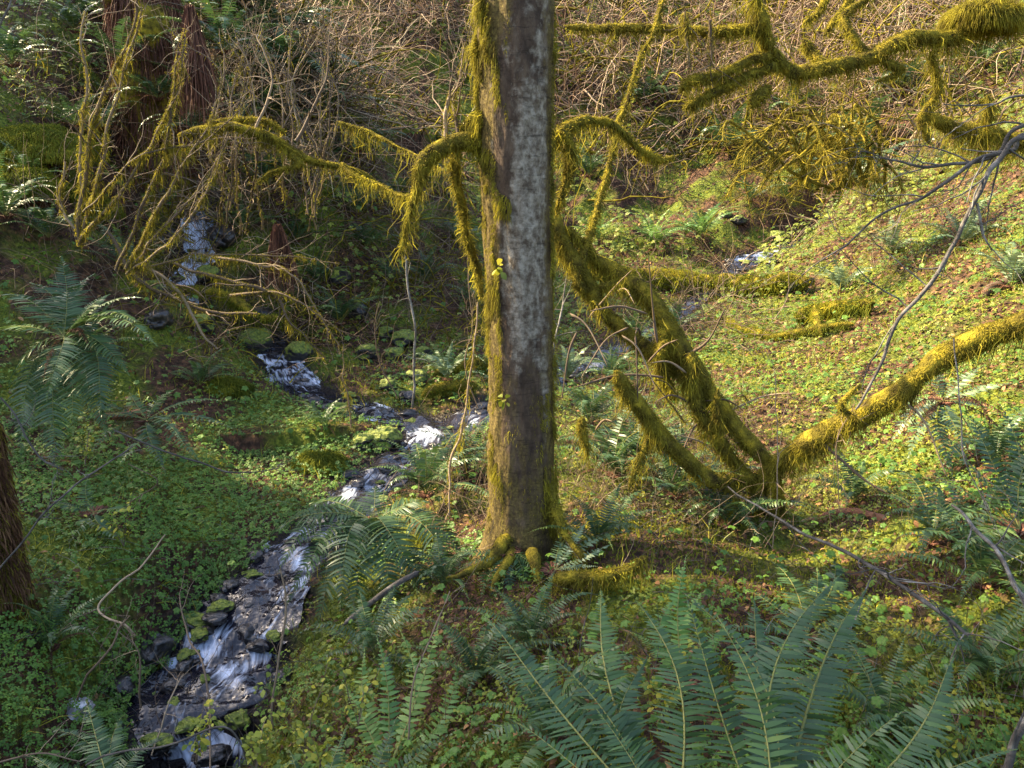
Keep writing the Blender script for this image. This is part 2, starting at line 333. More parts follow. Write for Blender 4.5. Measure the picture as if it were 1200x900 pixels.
def bark_mat():
    m = bpy.data.materials.new('alder_bark'); m.use_nodes = True; t = m.node_tree; N = t.nodes; L = t.links; b = N['Principled BSDF']
    b.inputs['Roughness'].default_value = .85; b.inputs['Specular IOR Level'].default_value = .15
    g = N.new('ShaderNodeNewGeometry')
    def nz(s, scale=(1, 1, 1), d=6, loc=(0, 0, 0)):
        mp = N.new('ShaderNodeMapping'); mp.inputs['Scale'].default_value = scale; mp.inputs['Location'].default_value = loc; L.new(g.outputs['Position'], mp.inputs[0])
        x = N.new('ShaderNodeTexNoise'); x.inputs['Scale'].default_value = s; x.inputs['Detail'].default_value = d; x.inputs['Roughness'].default_value = .65; L.new(mp.outputs[0], x.inputs['Vector']); return x.outputs[0]
    def rmp(src, st):
        r = N.new('ShaderNodeValToRGB'); e = r.color_ramp.elements
        while len(e) < len(st): e.new(.5)
        for i, (p, c) in enumerate(st): e[i].position = p; e[i].color = (*c, 1) if isinstance(c, tuple) else (c, c, c, 1)
        L.new(src, r.inputs[0]); return r.outputs[0]
    def mix(f, a, c):
        x = N.new('ShaderNodeMix'); x.data_type = 'RGBA'; L.new(f, x.inputs[0]); L.new(a, x.inputs[6]); L.new(c, x.inputs[7]); return x.outputs[2]
    dark = rmp(nz(14, (1, 1, .5)), [(.3, (.028, .019, .014)), (.5, (.075, .05, .034)), (.7, (.14, .098, .065))])
    pale = rmp(nz(30, (1, 1, .9), 12), [(.36, (.08, .058, .04)), (.48, (.18, .148, .112)), (.64, (.34, .295, .235))])
    pf = N.new('ShaderNodeAttribute'); pf.attribute_name = 'pale'
    ad = N.new('ShaderNodeMath'); ad.operation = 'ADD'; L.new(pf.outputs['Fac'], ad.inputs[0]); L.new(nz(20, (1, 1, .9), 12), ad.inputs[1])
    fp = N.new('ShaderNodeMapRange'); fp.inputs[1].default_value = .72; fp.inputs[2].default_value = .92; L.new(ad.outputs[0], fp.inputs[0])
    c = mix(fp.outputs[0], dark, pale)
    moss = rmp(nz(70), [(.3, (.045, .032, .014)), (.5, (.105, .075, .025)), (.7, (.19, .145, .04))])
    mf = N.new('ShaderNodeAttribute'); mf.attribute_name = 'mossy'
    a2 = N.new('ShaderNodeMath'); a2.operation = 'ADD'; L.new(mf.outputs['Fac'], a2.inputs[0]); L.new(nz(18, (1, 1, .6), 8, (3, 1, 0)), a2.inputs[1])
    f2 = N.new('ShaderNodeMapRange'); f2.inputs[1].default_value = .72; f2.inputs[2].default_value = 1.0; L.new(a2.outputs[0], f2.inputs[0])
    c = mix(f2.outputs[0], c, moss)
    lent = rmp(nz(26, (.35, .35, 2.2)), [(.56, 1.0), (.66, .5)])
    ml = N.new('ShaderNodeMix'); ml.data_type = 'RGBA'; ml.blend_type = 'MULTIPLY'; ml.inputs[0].default_value = 1; L.new(c, ml.inputs[6]); L.new(lent, ml.inputs[7])
    L.new(ml.outputs[2], b.inputs['Base Color'])
    bp = N.new('ShaderNodeBump'); bp.inputs['Strength'].default_value = 1; bp.inputs['Distance'].default_value = .025; L.new(nz(30, (1, 1, .4), 12), bp.inputs['Height']); L.new(bp.outputs[0], b.inputs['Normal'])
    return m
M['bark'] = bark_mat()

# ------------------------------------------------------------------ ground and streams
sx = np.linspace(-1, 1, 620); gx = -0.6 + 2.2 * np.sinh(sx * 3.15)
gy = np.concatenate([np.linspace(-6, 1.4, 24, endpoint=False), 1.4 * (46 / 1.4) ** np.linspace(0, 1, 640)])
GX, GY = np.meshgrid(gx, gy); GZ = H(GX, GY)
nx, ny = len(gx), len(gy); ii, jj = np.meshgrid(np.arange(nx - 1), np.arange(ny - 1)); b0 = (jj * nx + ii).ravel()
gd = stream_d(GX, GY)[0]
gm = mesh('ground', np.stack([GX, GY, GZ], -1), np.stack([b0, b0 + 1, b0 + nx + 1, b0 + nx], -1), None, [M['soil']], extra={'wet': smooth(.22, .02, gd)})
tag(obj('ground', gm), 'dark forest soil of the ravine with moss and dead leaves', 'ground', kind='structure')

def water(C, name, label):
    V = []; K = 23; a = np.linspace(-1, 1, K)
    T = np.gradient(C[:, :2], axis=0); kk = np.hanning(41); kk /= kk.sum(); T = np.stack([np.convolve(np.pad(T[:, i], 20, 'edge'), kk, 'valid') for i in (0, 1)], 1); T = nrm(T); nrmv = np.stack([-T[:, 1], T[:, 0]], 1)
    ds = np.linalg.norm(np.diff(C[:, :3], axis=0), axis=1); s = np.concatenate([[0], np.cumsum(ds)])
    off = a[None] * (C[:, 3:4] / 2 + .07)
    X = C[:, 0:1] + nrmv[:, 0:1] * off; Y = C[:, 1:2] + nrmv[:, 1:2] * off
    sl = np.abs(np.gradient(C[:, 2]) / np.maximum(np.gradient(s), 1e-4)); sl = np.convolve(sl, np.ones(9) / 9, 'same')
    foam = np.clip(C[:, 4:5] * .66 + sl[:, None] * .22, 0, .8) + 0 * off - .12 + fbm(X * 6, Y * 6, 0, 3, 5) * .55
    Z = C[:, 2:3] + fbm(X * 5, Y * 5, 0, 2, 7) * .05 + fbm(X * 30, Y * 30, 0, 2, 8) * .012 * (foam > .2) - .012 * a ** 2
    m = len(C); i, j = np.meshgrid(np.arange(K - 1), np.arange(m - 1)); q = (j * K + i).ravel()
    me = mesh(name, np.stack([X, Y, Z], -1), np.stack([q, q + 1, q + K + 1, q + K], -1), None, [M['water']],
              extra={'foam': foam, 'us': np.broadcast_to(s[:, None], X.shape), 'vs': off})
    tag(obj(name, me), label, 'stream', kind='structure')
water(ST[0], 'stream_water', 'small dark creek tumbling in white cascades down the left bank')
water(ST[1], 'side_stream_water', 'thin side creek trickling from the right, behind the big trunk')

# ------------------------------------------------------------------ moss
def moss_on(P, Rr, dens=9000, length=.035, hang=.10, width=.004, hangp=.25, rnd0=0, rnd1=1, top_only=False):
    """short outward tufts all round a limb plus longer strands hanging from its underside"""
    P = np.asarray(P); Rr = np.asarray(Rr)
    L = np.linalg.norm(np.diff(P, axis=0), axis=1); A = (L * 2 * np.pi * (Rr[1:] + Rr[:-1]) / 2); N = max(int(A.sum() * dens), 20)
    k = RNG.choice(len(A), N, p=A / A.sum()); f = RNG.random(N)[:, None]
    C = P[k] * (1 - f) + P[k + 1] * f; rr = (Rr[k] * (1 - f[:, 0]) + Rr[k + 1] * f[:, 0])
    T = nrm(P[k + 1] - P[k]); d = rdir(N); nn = nrm(d - T * (d * T).sum(1, keepdims=True))
    clump = .5 + .5 * fbm(C[:, 0] * 9, C[:, 1] * 9, C[:, 2] * 9 + 5, 2, 17); clump = np.clip(.25 + clump * 1.3, .3, 1.6)
    isH = (RNG.random(N) < hangp * (.4 + 1.2 * (fbm(C[:, 0] * 5, C[:, 1] * 5, C[:, 2] * 5, 2, 19) > -.05))) & (nn[:, 2] < .25)
    ln = np.where(isH, hang * RNG.gamma(2.2, .45, N), length * (.5 + RNG.random(N)) * np.where(nn[:, 2] > .25, .6, 1)) * clump
    base = C + nn * (rr * .9)[:, None]
    g = np.array([0, 0, -1.0])
    d1 = nrm(nn * np.where(isH, .5, 1.0)[:, None] + RNG.normal(size=(N, 3)) * .35 + g * np.where(isH, .8, .25)[:, None])
    d2 = nrm(d1 * np.where(isH, .25, .8)[:, None] + g * np.where(isH, 1.0, .6)[:, None] + RNG.normal(size=(N, 3)) * .12)
    p1 = base + d1 * (ln * .4)[:, None]; p2 = p1 + d2 * (ln * .6)[:, None]
    p1 = base + d1 * (ln * .33)[:, None]; d3 = nrm(d2 + RNG.normal(size=(N, 3)) * .45); p2 = p1 + d3 * (ln * .34)[:, None]; p3 = p2 + nrm(d2 + RNG.normal(size=(N, 3)) * .6) * (ln * .33)[:, None]
    side = nrm(np.cross(d1 + d2, RNG.normal(size=(N, 3))))
    wd = width * (.5 + 1.0 * RNG.random(N))[:, None] * np.array([[1, 1, .8, .15]])
    return strips(np.stack([base, p1, p2, p3], 1), wd, side, np.clip(rnd0 + (rnd1 - rnd0) * RNG.random(N), 0, 1))

THIN = 1.0
def limb(pts, name, parent, sides=14, disp=.25, dens=9000, hang=.10, length=.035, moss=True, label=None, matc='moss_core', matm='moss', width=.004, hangp=.3, mossname='moss'):
    """pts: (px, py, Y, radius in picture pixels)"""
    Q = np.array([np.concatenate([at(a, b, c), [pxm(at(a, b, c), r * THIN)]]) for a, b, c, r in pts])
    return limbw(Q, name, parent, sides, disp, dens, hang, length, moss, label, matc, matm, width, hangp, mossname)
def limbw(Q, name, parent, sides=14, disp=.25, dens=9000, hang=.10, length=.035, moss=True, label=None, matc='moss_core', matm='moss', width=.004, hangp=.3, mossname='moss'):
    L = np.linalg.norm(np.diff(Q[:, :3], axis=0), axis=1).sum(); C = catmull(Q, max(int(L / .025), 8)); C[:, 3] = np.maximum(C[:, 3], .002)
    rm = C[:, 3].max()
    C[:, :3] += np.stack([fbm(C[:, 0] * 4 + 9, C[:, 1] * 4, C[:, 2] * 4, 2, s) for s in (31, 32, 33)], 1) * min(.04, rm * .9)
    lump = 1 + .30 * fbm(C[:, 0] * 6, C[:, 1] * 6, C[:, 2] * 6, 2, 44)
    R = C[:, 3] * lump
    al = np.concatenate([[0], np.cumsum(np.linalg.norm(np.diff(C[:, :3], axis=0), axis=1))]); ed = np.minimum(al, al[-1] - al); R = R * np.sqrt(np.clip(ed / (1.1 * rm) + .02, 0, 1))
    g = Geo().add(tubes(C[:, :3], R * (.72 if moss else 1), sides, disp=rm * disp, dscale=12))
    o = part(name, g, [M[matc]], parent, label)
    if moss:
        part(mossname, Geo().add(moss_on(C[:, :3], R * .78, dens, length, hang, width, hangp)), [M[matm]], o)
    return o

# ------------------------------------------------------------------ big alder trunk
tb = at(612, 640, 3.9); tb[2] = float(H(tb[0:1], tb[1:2])[0])
alder = thing('alder_tree', 'thick upright trunk with pale grey lichen and golden moss down its left edge', 'tree', tb)
zz = np.linspace(-.25, 6.5, 420); ang = np.linspace(0, 2 * np.pi, 96, endpoint=False)
cx = tb[0] - .012 * zz + .012 * np.sin(zz * 2.1); cy = tb[1] - .0 * zz
rad = .160 + .10 * np.exp(-(zz + .05) / .12).clip(0, 1.2) * .35 - .004 * zz + .026 * smooth(1.4, 2.6, zz)
TH, ZZ = np.meshgrid(ang, zz)
rr = rad[:, None] * (1 + (.16 + .12 * np.sin(TH * 4 + 1)) * np.exp(-(ZZ + .02) / .14).clip(0, 1.1)) + .010 * fbm(np.cos(TH) * 2, np.sin(TH) * 2, ZZ * 1.5, 3, 61) + .010 * np.abs(fbm(np.cos(TH) * 6, np.sin(TH) * 6, ZZ * 2.5, 3, 68)) + .022 * fbm(np.cos(TH) * 1.2, np.sin(TH) * 1.2, ZZ * .9, 2, 69) + .006 * fbm(np.cos(TH) * 9, np.sin(TH) * 9, ZZ * 9, 3, 62)
nxv, nyv = np.cos(TH), np.sin(TH)
rr = rr + .016 * smooth(.2, .75, -nxv * .85 - .1) * (.4 + fbm(nxv * 3, nyv * 3, ZZ * 7, 3, 63))
TV = np.stack([cx[:, None] + nxv * rr, cy[:, None] + nyv * rr, tb[2] + ZZ], -1)
# -y faces the camera; +x is its right side
edge_n = .22 * fbm(TH * 3, ZZ * 6, 0, 3, 67); left = smooth(.50, .92, -nxv + edge_n); right = smooth(.70, .98, nxv) * .8
front = smooth(.0, .8, -nyv)
mossy = .22 * fbm(TH * 2, ZZ * 3, 0, 3, 66) + .12 + left * .55 + right * .45 + .30 * smooth(1.25, .1, ZZ) + .5 * smooth(2.35, 2.75, ZZ) * smooth(.2, -.4, nxv) + .25 * smooth(-.1, -.7, nxv) * smooth(1.5, 2.3, ZZ)
pale = (.22 * smooth(1.1, 1.6, ZZ) * smooth(2.9, 2.4, ZZ) + .12) * smooth(-.55, -.1, nxv) * smooth(1.0, .8, nxv) + .07 + .5 * fbm(TH * 1.8, ZZ * 2.4, 0, 4, 64)
me = mesh('trunk', TV - tb, (lambda q: np.stack([q, (q % 96 + 1) % 96 + (q // 96) * 96, (q % 96 + 1) % 96 + (q // 96 + 1) * 96, q + 96], -1))(np.arange(96 * 419)),
          None, [M['bark']], extra={'mossy': mossy, 'pale': pale})
obj('trunk', me, alder)
def trunk_moss(ang0, ang1, z0, z1, N, ln, wd, hang=1.0, patch=.0):
    th = R_(ang0) + (R_(ang1) - R_(ang0)) * RNG.random(N); z = z0 + (z1 - z0) * RNG.random(N)
    keep = fbm(np.cos(th) * 4, np.sin(th) * 4, z * 5, 2, 71) > patch
    th, z = th[keep], z[keep]; N = len(th)
    r = np.interp(z, zz, rad) + .012; nn = np.stack([np.cos(th), np.sin(th), 0 * th], 1)
    b = np.stack([np.interp(z, zz, cx), np.interp(z, zz, cy), tb[2] + z], 1) + nn * (r - .006)[:, None]
    l = ln * (.4 + RNG.gamma(2, .4, N)) * (.6 + .8 * (fbm(np.cos(th) * 5, z * 6, 0, 2, 72) > 0))
    d1 = nrm(nn * .8 + RNG.normal(size=(N, 3)) * .3 + np.array([0, 0, -.6])); d2 = nrm(nn * .25 + RNG.normal(size=(N, 3)) * .15 + np.array([0, 0, -1.0]) * hang)
    p1 = b + d1 * (l * .4)[:, None]; p2 = p1 + d2 * (l * .6)[:, None]
    return strips(np.stack([b, p1, p2], 1), wd * (.6 + .8 * RNG.random(N))[:, None] * np.array([[1, .9, .2]]), nrm(np.cross(d1 + d2, RNG.normal(size=(N, 3)))))
g = Geo()
g.add(trunk_moss(172, 203, 0, 3.4, 20000, .015, .003, patch=-.3)); g.add(trunk_moss(205, 232, 0, 1.9, 7000, .018, .003, patch=.05)); g.add(trunk_moss(205, 262, 1.75, 3.2, 6000, .03, .0035, patch=.05))
g.add(trunk_moss(-25, 8, 0, 3.4, 7000, .018, .003, patch=.0)); g.add(trunk_moss(180, 360, 0, .9, 3000, .012, .0026, patch=.15)); g.add(trunk_moss(190, 222, 2.0, 3.2, 3000, .05, .0035, patch=.1))
g.add(trunk_moss(300, 345, 0, .9, 3000, .016, .003, patch=.0))
part('moss', g, [M['moss']], alder, 'golden green moss on the trunk')
limb([(575, 172, 3.9, 13), (548, 166, 3.85, 14), (515, 178, 3.8, 13), (492, 190, 3.75, 11), (486, 215, 3.75, 8), (478, 262, 3.75, 4), (474, 300, 3.75, 2)], 'branch', alder, hang=.08, dens=20000, length=.02)
limb([(572, 150, 3.95, 8), (556, 140, 3.95, 9), (540, 172, 3.95, 8), (535, 215, 3.95, 7), (543, 265, 4.0, 6), (556, 310, 4.05, 6), (565, 350, 4.0, 4)], 'branch', alder, hang=.05, dens=14000)
limb([(645, 170, 4.1, 9), (662, 150, 4.15, 9), (690, 144, 4.3, 6), (722, 152, 4.4, 6), (750, 178, 4.5, 7), (772, 190, 4.5, 6), (792, 186, 4.5, 3)], 'branch', alder, hang=.10, dens=14000)
limb([(655, 150, 4.1, 7), (668, 175, 4.1, 7), (662, 210, 4.1, 6), (656, 250, 4.1, 4)], 'branch', alder, hang=.10, dens=14000)
limb([(642, 560, 3.85, 7), (658, 610, 3.75, 7), (680, 650, 3.6, 6), (690, 668, 3.55, 5)], 'root', alder, hang=.03, dens=14000)
for pts in ([(598, 625, 3.75, 12), (575, 655, 3.62, 9), (548, 668, 3.55, 5), (520, 676, 3.5, 2)], [(620, 640, 3.72, 12), (632, 668, 3.55, 9), (640, 690, 3.45, 5), (655, 712, 3.35, 2)], [(600, 640, 3.72, 11), (592, 668, 3.56, 7), (580, 690, 3.46, 3)]):
    limb(pts, 'root', alder, sides=14, dens=9000, hang=.02, length=.012, matc='moss_core')
# small leafy sprouts on the bark
def leaf_fan(c, n_, size, spread, flat=.5, rnd=None):
    d = nrm(RNG.normal(size=(n_, 3)) * np.array([1, 1, flat])); b = c + d * spread * RNG.random((n_, 1))
    side = nrm(np.cross(d, nrm(np.array([0, 0, 1.0]) + RNG.normal(size=(n_, 3)) * .5))); s = size * (.6 + .7 * RNG.random((n_, 1)))
    return strips(np.stack([b, b + d * s * .45, b + d * s * .8 - [0, 0, .1] * s, b + d * s - np.array([0, 0, .25]) * s], 1), s * np.array([[.1, .75, .6, .05]]), side, rnd)
for px, py in ((582, 315), (592, 468)):
    c = at(px, py, 3.72); part('leaf_sprout', Geo().add(leaf_fan(c, 9, .035, .03, 1)), [M['fresh']], alder)

# ------------------------------------------------------------------ mossy maple limbs right of the trunk
mb = ground(898, 640); mb = at(895, 600, 4.15); mb[2] = float(H(mb[0:1], mb[1:2])[0])
maple = thing('mossy_maple', 'sprawling moss hung maple whose limbs cross right of the big trunk', 'tree', mb)
THIN = .68
KW = dict(dens=24000, hang=.065, length=.018, hangp=.3, width=.0032)
limb([(1500, 500, 3.4, 30), (1440, 400, 3.4, 29), (1360, 345, 3.4, 28), (1290, 345, 3.5, 26), (1215, 372, 3.6, 25), (1130, 405, 3.7, 25), (1075, 445, 3.75, 24), (1030, 480, 3.8, 25), (960, 510, 3.95, 25), (905, 548, 4.1, 22), (885, 585, 4.2, 17), (880, 640, 4.25, 18)], 'limb', maple, sides=22, **KW)
limb([(905, 545, 4.1, 20), (855, 492, 4.2, 19), (820, 440, 4.3, 19), (790, 395, 4.35, 19), (755, 345, 4.45, 19), (712, 308, 4.6, 17), (680, 290, 4.7, 12)], 'limb', maple, sides=22, **KW)
limb([(890, 560, 4.15, 19), (838, 560, 4.1, 19), (785, 520, 4.1, 18), (740, 465, 4.1, 18), (718, 430, 4.1, 13)], 'limb', maple, sides=22, **KW)
limb([(840, 478, 4.25, 19), (800, 440, 4.35, 18), (748, 402, 4.45, 18), (705, 355, 4.5, 18), (672, 300, 4.55, 20), (650, 258, 4.6, 18), (618, 200, 4.7, 15)], 'limb', maple, sides=22, **KW)
limb([(690, 345, 4.5, 12), (680, 320, 4.5, 12), (705, 240, 4.7, 6), (718, 180, 4.8, 6), (730, 130, 4.9, 6), (752, 70, 5.0, 5), (775, 10, 5.1, 5), (795, -60, 5.2, 4)], 'limb', maple, dens=12000, hang=.05)
limb([(775, 380, 4.35, 10), (772, 430, 4.3, 12), (790, 470, 4.3, 9)], 'limb', maple, dens=15000, hang=.09)
for pts in ([(842, 462, 4.15, 6), (840, 448, 4.15, 7), (846, 500, 4.15, 5)], [(684, 490, 4.0, 6), (682, 510, 4.0, 8), (680, 530, 4.0, 6)]):
    pass
for pts in ([(800, 420, 4.3, 3), (830, 400, 4.2, 2.2), (850, 360, 4.1, 1.2)], [(960, 515, 3.9, 3), (1010, 560, 3.8, 2), (1060, 590, 3.7, 1)], [(890, 580, 4.15, 4), (930, 620, 4.0, 3), (990, 640, 3.8, 1.5)],
            [(1040, 465, 3.8, 4), (1080, 490, 3.7, 2), (1110, 560, 3.6, 1)]):
    limb(pts, 'twig', maple, sides=6, moss=False, matc='twig')

for pts in ([(812, 415, 4.25, 13), (815, 470, 4.2, 15), (845, 520, 4.15, 16), (880, 560, 4.15, 14)], [(760, 350, 4.45, 9), (735, 330, 4.5, 8), (700, 335, 4.5, 9)], [(850, 555, 4.1, 12), (862, 590, 4.1, 13), (850, 620, 4.1, 8)],
            [(905, 545, 4.05, 12), (912, 590, 4.05, 12), (905, 625, 4.05, 6)], [(770, 500, 4.1, 8), (750, 540, 4.05, 6), (735, 575, 4.0, 4)], [(842, 455, 4.1, 5), (840, 480, 4.1, 8), (848, 505, 4.1, 5)], [(684, 488, 4.0, 6), (681, 510, 4.0, 9), (686, 535, 4.0, 5)],
            [(1000, 485, 3.8, 5), (985, 475, 3.75, 7), (1010, 450, 3.75, 3)], [(700, 300, 4.6, 9), (688, 285, 4.6, 11), (660, 262, 4.6, 10)], [(778, 400, 4.3, 7), (770, 415, 4.25, 9), (776, 455, 4.25, 5)]):
    limb(pts, 'limb', maple, sides=14, dens=24000, hang=.08, length=.02, hangp=.4, width=.0032)
for k in range(26):
    a_, b_ = 650 + 260 * RNG.random(), 0; b_ = 560 - 1.05 * (900 - a_) + 30 * RNG.normal() if a_ > 720 else 380 + 60 * RNG.normal()
    b_ = min(max(b_, 330), 590); dx, dy = 60 * RNG.normal(), 50 * RNG.normal() + 15
    limb([(a_, b_, 4.2, 2.4), (a_ + dx * .5, b_ + dy * .4 - 8, 4.15, 1.8), (a_ + dx, b_ + dy, 4.05, .9)], 'twig', maple, sides=5, moss=(k % 3 == 0), matc='twig', dens=20000, hang=.05, length=.01)
THIN = .9
# ------------------------------------------------------------------ overhanging mossy bough, upper right
ob = at(1420, 300, 6.5); ob[2] = float(H(ob[0:1], ob[1:2])[0])
over = thing('overhanging_maple', 'mossy maple bough reaching in across the upper right corner', 'tree', ob)
Q = np.vstack([np.concatenate([ob - [0, 0, .3], [.16]]), np.concatenate([at(1370, 150, 6.3), [.14]]), np.concatenate([at(1270, 20, 6.0), [.10]]), np.concatenate([at(1190, 30, 5.8), [pxm(at(1190, 30, 5.8), 14)]])])
limbw(Q, 'trunk', over, sides=16, hang=.08)
limb([(1190, 30, 5.8, 15), (1150, 22, 5.7, 17), (1110, 45, 5.6, 12), (1055, 45, 5.5, 13), (1015, 66, 5.5, 12), (970, 80, 5.4, 12), (930, 85, 5.4, 11), (905, 65, 5.4, 11), (893, 30, 5.3, 11), (885, -10, 5.3, 11), (870, -70, 5.3, 10)], 'bough', over, sides=18, hang=.12, dens=11000)
limb([(893, 35, 5.3, 9), (870, 35, 5.3, 8), (830, 40, 5.3, 8), (785, 34, 5.3, 6), (720, 32, 5.3, 6), (660, 30, 5.3, 4)], 'bough', over, hang=.05, dens=14000)
limb([(912, 78, 5.4, 9), (885, 85, 5.3, 8), (850, 98, 5.25, 8), (815, 118, 5.2, 8), (800, 128, 5.2, 6)], 'bough', over, hang=.09, dens=14000)
limb([(905, 68, 5.4, 9), (880, 70, 5.3, 8), (845, 84, 5.25, 8), (805, 92, 5.2, 8), (795, 110, 5.2, 6)], 'bough', over, hang=.09, dens=14000)
limb([(905, 100, 5.3, 6), (888, 112, 5.25, 11), (880, 126, 5.25, 8)], 'bough', over, hang=.05, dens=14000)
limb([(965, 78, 5.4, 8), (948, 60, 5.5, 8), (938, 45, 5.5, 7)], 'bough', over, hang=.05, dens=14000)
limb([(965, 45, 6.0, 5), (985, 20, 6.0, 6), (1000, -10, 6.0, 7)], 'bough', over, hang=.05, dens=14000)
limb([(940, 30, 6.2, 5), (960, 10, 6.2, 6), (975, -20, 6.2, 6)], 'bough', over, hang=.05, dens=14000)
limb([(1015, 66, 5.5, 8), (990, 25, 5.6, 6), (1015, 0, 5.7, 6), (1030, -20, 5.7, 5)], 'bough', over, hang=.05, dens=12000)
limb([(1030, 70, 5.5, 6), (1045, 75, 5.5, 7), (1060, 85, 5.5, 4), (1025, 98, 5.5, 4)], 'bough', over, hang=.06, dens=12000)
limb([(1090, 60, 5.6, 5), (1100, 110, 5.6, 5), (1080, 140, 5.6, 7), (1090, 170, 5.6, 4)], 'bough', over, hang=.12, dens=14000)
limb([(1080, 128, 7.0, 9), (1130, 150, 7.0, 11), (1190, 165, 7.0, 12), (1260, 185, 7.0, 14)], 'bough', over, hang=.22, dens=12000)
limb([(1155, 110, 5.6, 5), (1160, 135, 5.6, 7), (1162, 155, 5.6, 4)], 'bough', over, hang=.12, dens=14000)

# ------------------------------------------------------------------ ferns
def frond_geo(C, Wm, npairs, K=4, rnd=None, droop=.35, fwd=.25, seed=0, shape=0):
    rg = np.random.default_rng(seed + 100)
    C = np.asarray(C, float); L = np.linalg.norm(np.diff(C, axis=0), axis=1); cl = np.concatenate([[0], np.cumsum(L)]) / L.sum(); Lt = L.sum()
    t = np.linspace(.10, .992, npairs); P = np.stack([np.interp(t, cl, C[:, i]) for i in range(3)], 1)
    Pb = np.stack([np.interp(t - .03, cl, C[:, i]) for i in range(3)], 1); T = nrm(P - Pb + 1e-6)
    S = np.cross(T, [0, 0, 1.0]); S0 = nrm(S.mean(0)); S = nrm(S + S0 * .35); Nn = nrm(np.cross(S, T))
    prof = smooth(.04, .32, t) ** .8 * (1 - smooth(.35, 1.08, t) ** 1.1) ; prof = prof / prof.max()
    sp_ = Lt * .89 / npairs; g = Geo(); base = float(rg.random()) if rnd is None else rnd
    for sg in (-1, 1):
        l = Wm * prof * (1 + .12 * rg.normal(size=npairs)) * np.where(rg.random(npairs) < .03, .25, 1); fa = fwd + .5 * smooth(.7, 1, t) + .05 * rg.normal(size=npairs)
        Dv = nrm(S * sg * np.cos(fa)[:, None] + T * np.sin(fa)[:, None] + Nn * .12)
        dz = np.array([0, 0, -1.0]) * droop
        k = np.linspace(0, 1, K)[None, :, None]
        PP = P[:, None] + Dv[:, None] * l[:, None, None] * k + dz * (l[:, None, None] * k ** 2) + T[:, None] * (l[:, None, None] * .12 * k ** 2)
        tw = (rg.normal(size=npairs) * .38 + .25 * sg)[:, None]
        side = nrm(T * np.cos(tw) + Nn * np.sin(tw))
        wk = np.interp(np.linspace(0, 1, K), [0, .15, .6, 1], [.75, 1, .8, .05])
        g.add(strips(PP, (sp_ * .84 * wk)[None] * np.ones((npairs, 1)), side, np.clip(base * .8 + .05 + .14 * rg.normal(size=npairs) + .25 * (t > .9), 0, 1)), 0)
    rk = np.interp(np.linspace(0, 1, len(C)), [0, 1], [Lt * .0042 + .0008, .0006])
    g.add(tubes(C, rk, 4, rnd=[base]), 1); return g
def arch_curve(el, bend, n=14, wob=0, seed=0):
    rg = np.random.default_rng(seed); a = R_(el) - R_(bend) * np.linspace(0, 1, n) ** 1.35
    x = np.concatenate([[0], np.cumsum(np.cos(a[:-1]))]) / n; z = np.concatenate([[0], np.cumsum(np.sin(a[:-1]))]) / n
    y = wob * np.linspace(0, 1, n) ** 2; return np.stack([x, y, z], 1)
SETS = {}
def frond_set(key, matn, npairs, K, W=.105):
    if key not in SETS:
        out = []
        for i, (el, be, wo) in enumerate([(75, 95, .05), (66, 100, -.08), (58, 85, .1), (50, 80, -.04), (70, 130, .06), (42, 70, -.1), (60, 120, .0), (80, 70, .08)]):
            out.append(frond_geo(arch_curve(el, be, 14, wo, i), W * (.9 + .05 * (i % 4)), npairs, K, rnd=(i * .37) % 1, seed=i).mesh('frond', [M[matn], M['rachis']]))
        SETS[key] = out
    return SETS[key]
def dead_set():
    if 'dead' not in SETS:
        SETS['dead'] = [frond_geo(arch_curve(el, be, 12, wo, i), .05, 26, 3, droop=.8, seed=40 + i).mesh('dead_frond', [M['fern_dead'], M['fern_dead']]) for i, (el, be, wo) in enumerate([(20, 115, .05), (0, 90, -.06), (35, 130, .0)])]
    return SETS['dead']
def crown_mesh():
    if 'crown' not in SETS:
        a = RNG.random(60) * 6.28; rr_ = .06 * RNG.random(60) ** .5; b = np.stack([np.cos(a) * rr_, np.sin(a) * rr_, -.04 + 0 * a], 1)
        d = nrm(np.stack([np.cos(a) * .7, np.sin(a) * .7, .6 + 0 * a], 1)); SETS['crown'] = Geo().add(tubes(np.stack([b, b + d * .06, b + d * .11 + [0, 0, -.02]], 1), np.array([[.010, .008, .002]]) * np.ones((60, 1)), 5)).mesh('crown', [M['rootred']])
    return SETS['crown']
def fern(px, py, R, n_, label, kind='fern', az0=0, az1=360, Y=None, dz=0.0, dead=3, lean=(0, 0), hi=False, droop=0, grp='sword ferns growing in the ravine', name='sword_fern'):
    p = ground(px, py) if Y is None else at(px, py, Y)
    p[2] += dz
    t = thing(name, label, 'fern', p, grp)
    fs = frond_set((kind, hi), kind, 46 if hi else 30, 4 if hi else 3)
    c = obj('crown', crown_mesh(), t); c.scale = [R * .9] * 3
    for i in range(n_):
        f = obj('frond', fs[int(RNG.integers(len(fs)))], t)
        az = R_(az0 + (az1 - az0) * (i + .5 + .7 * (RNG.random() - .5)) / n_); s = R * (.72 + .4 * RNG.random()) * 1.25
        f.rotation_euler = (RNG.normal() * .12 + lean[0], RNG.normal() * .14 + lean[1] + R_(droop), az); f.scale = (s, s * (.9 + .2 * RNG.random()), s)
        f.rotation_mode = 'XYZ'
    for i in range(dead):
        f = obj('dead_frond', dead_set()[i % 3], t); f.rotation_euler = (0, 0, RNG.random() * 6.28); s = R * (.5 + .4 * RNG.random()); f.scale = (s, s, s)
    return t
def bez(P0, P1, lift, n=16):
    P0, P1 = np.asarray(P0), np.asarray(P1); c = (P0 * .45 + P1 * .55) + np.array([0, 0, lift]); s = np.linspace(0, 1, n)[:, None]
    return (1 - s) ** 2 * P0 + 2 * s * (1 - s) * c + s ** 2 * P1
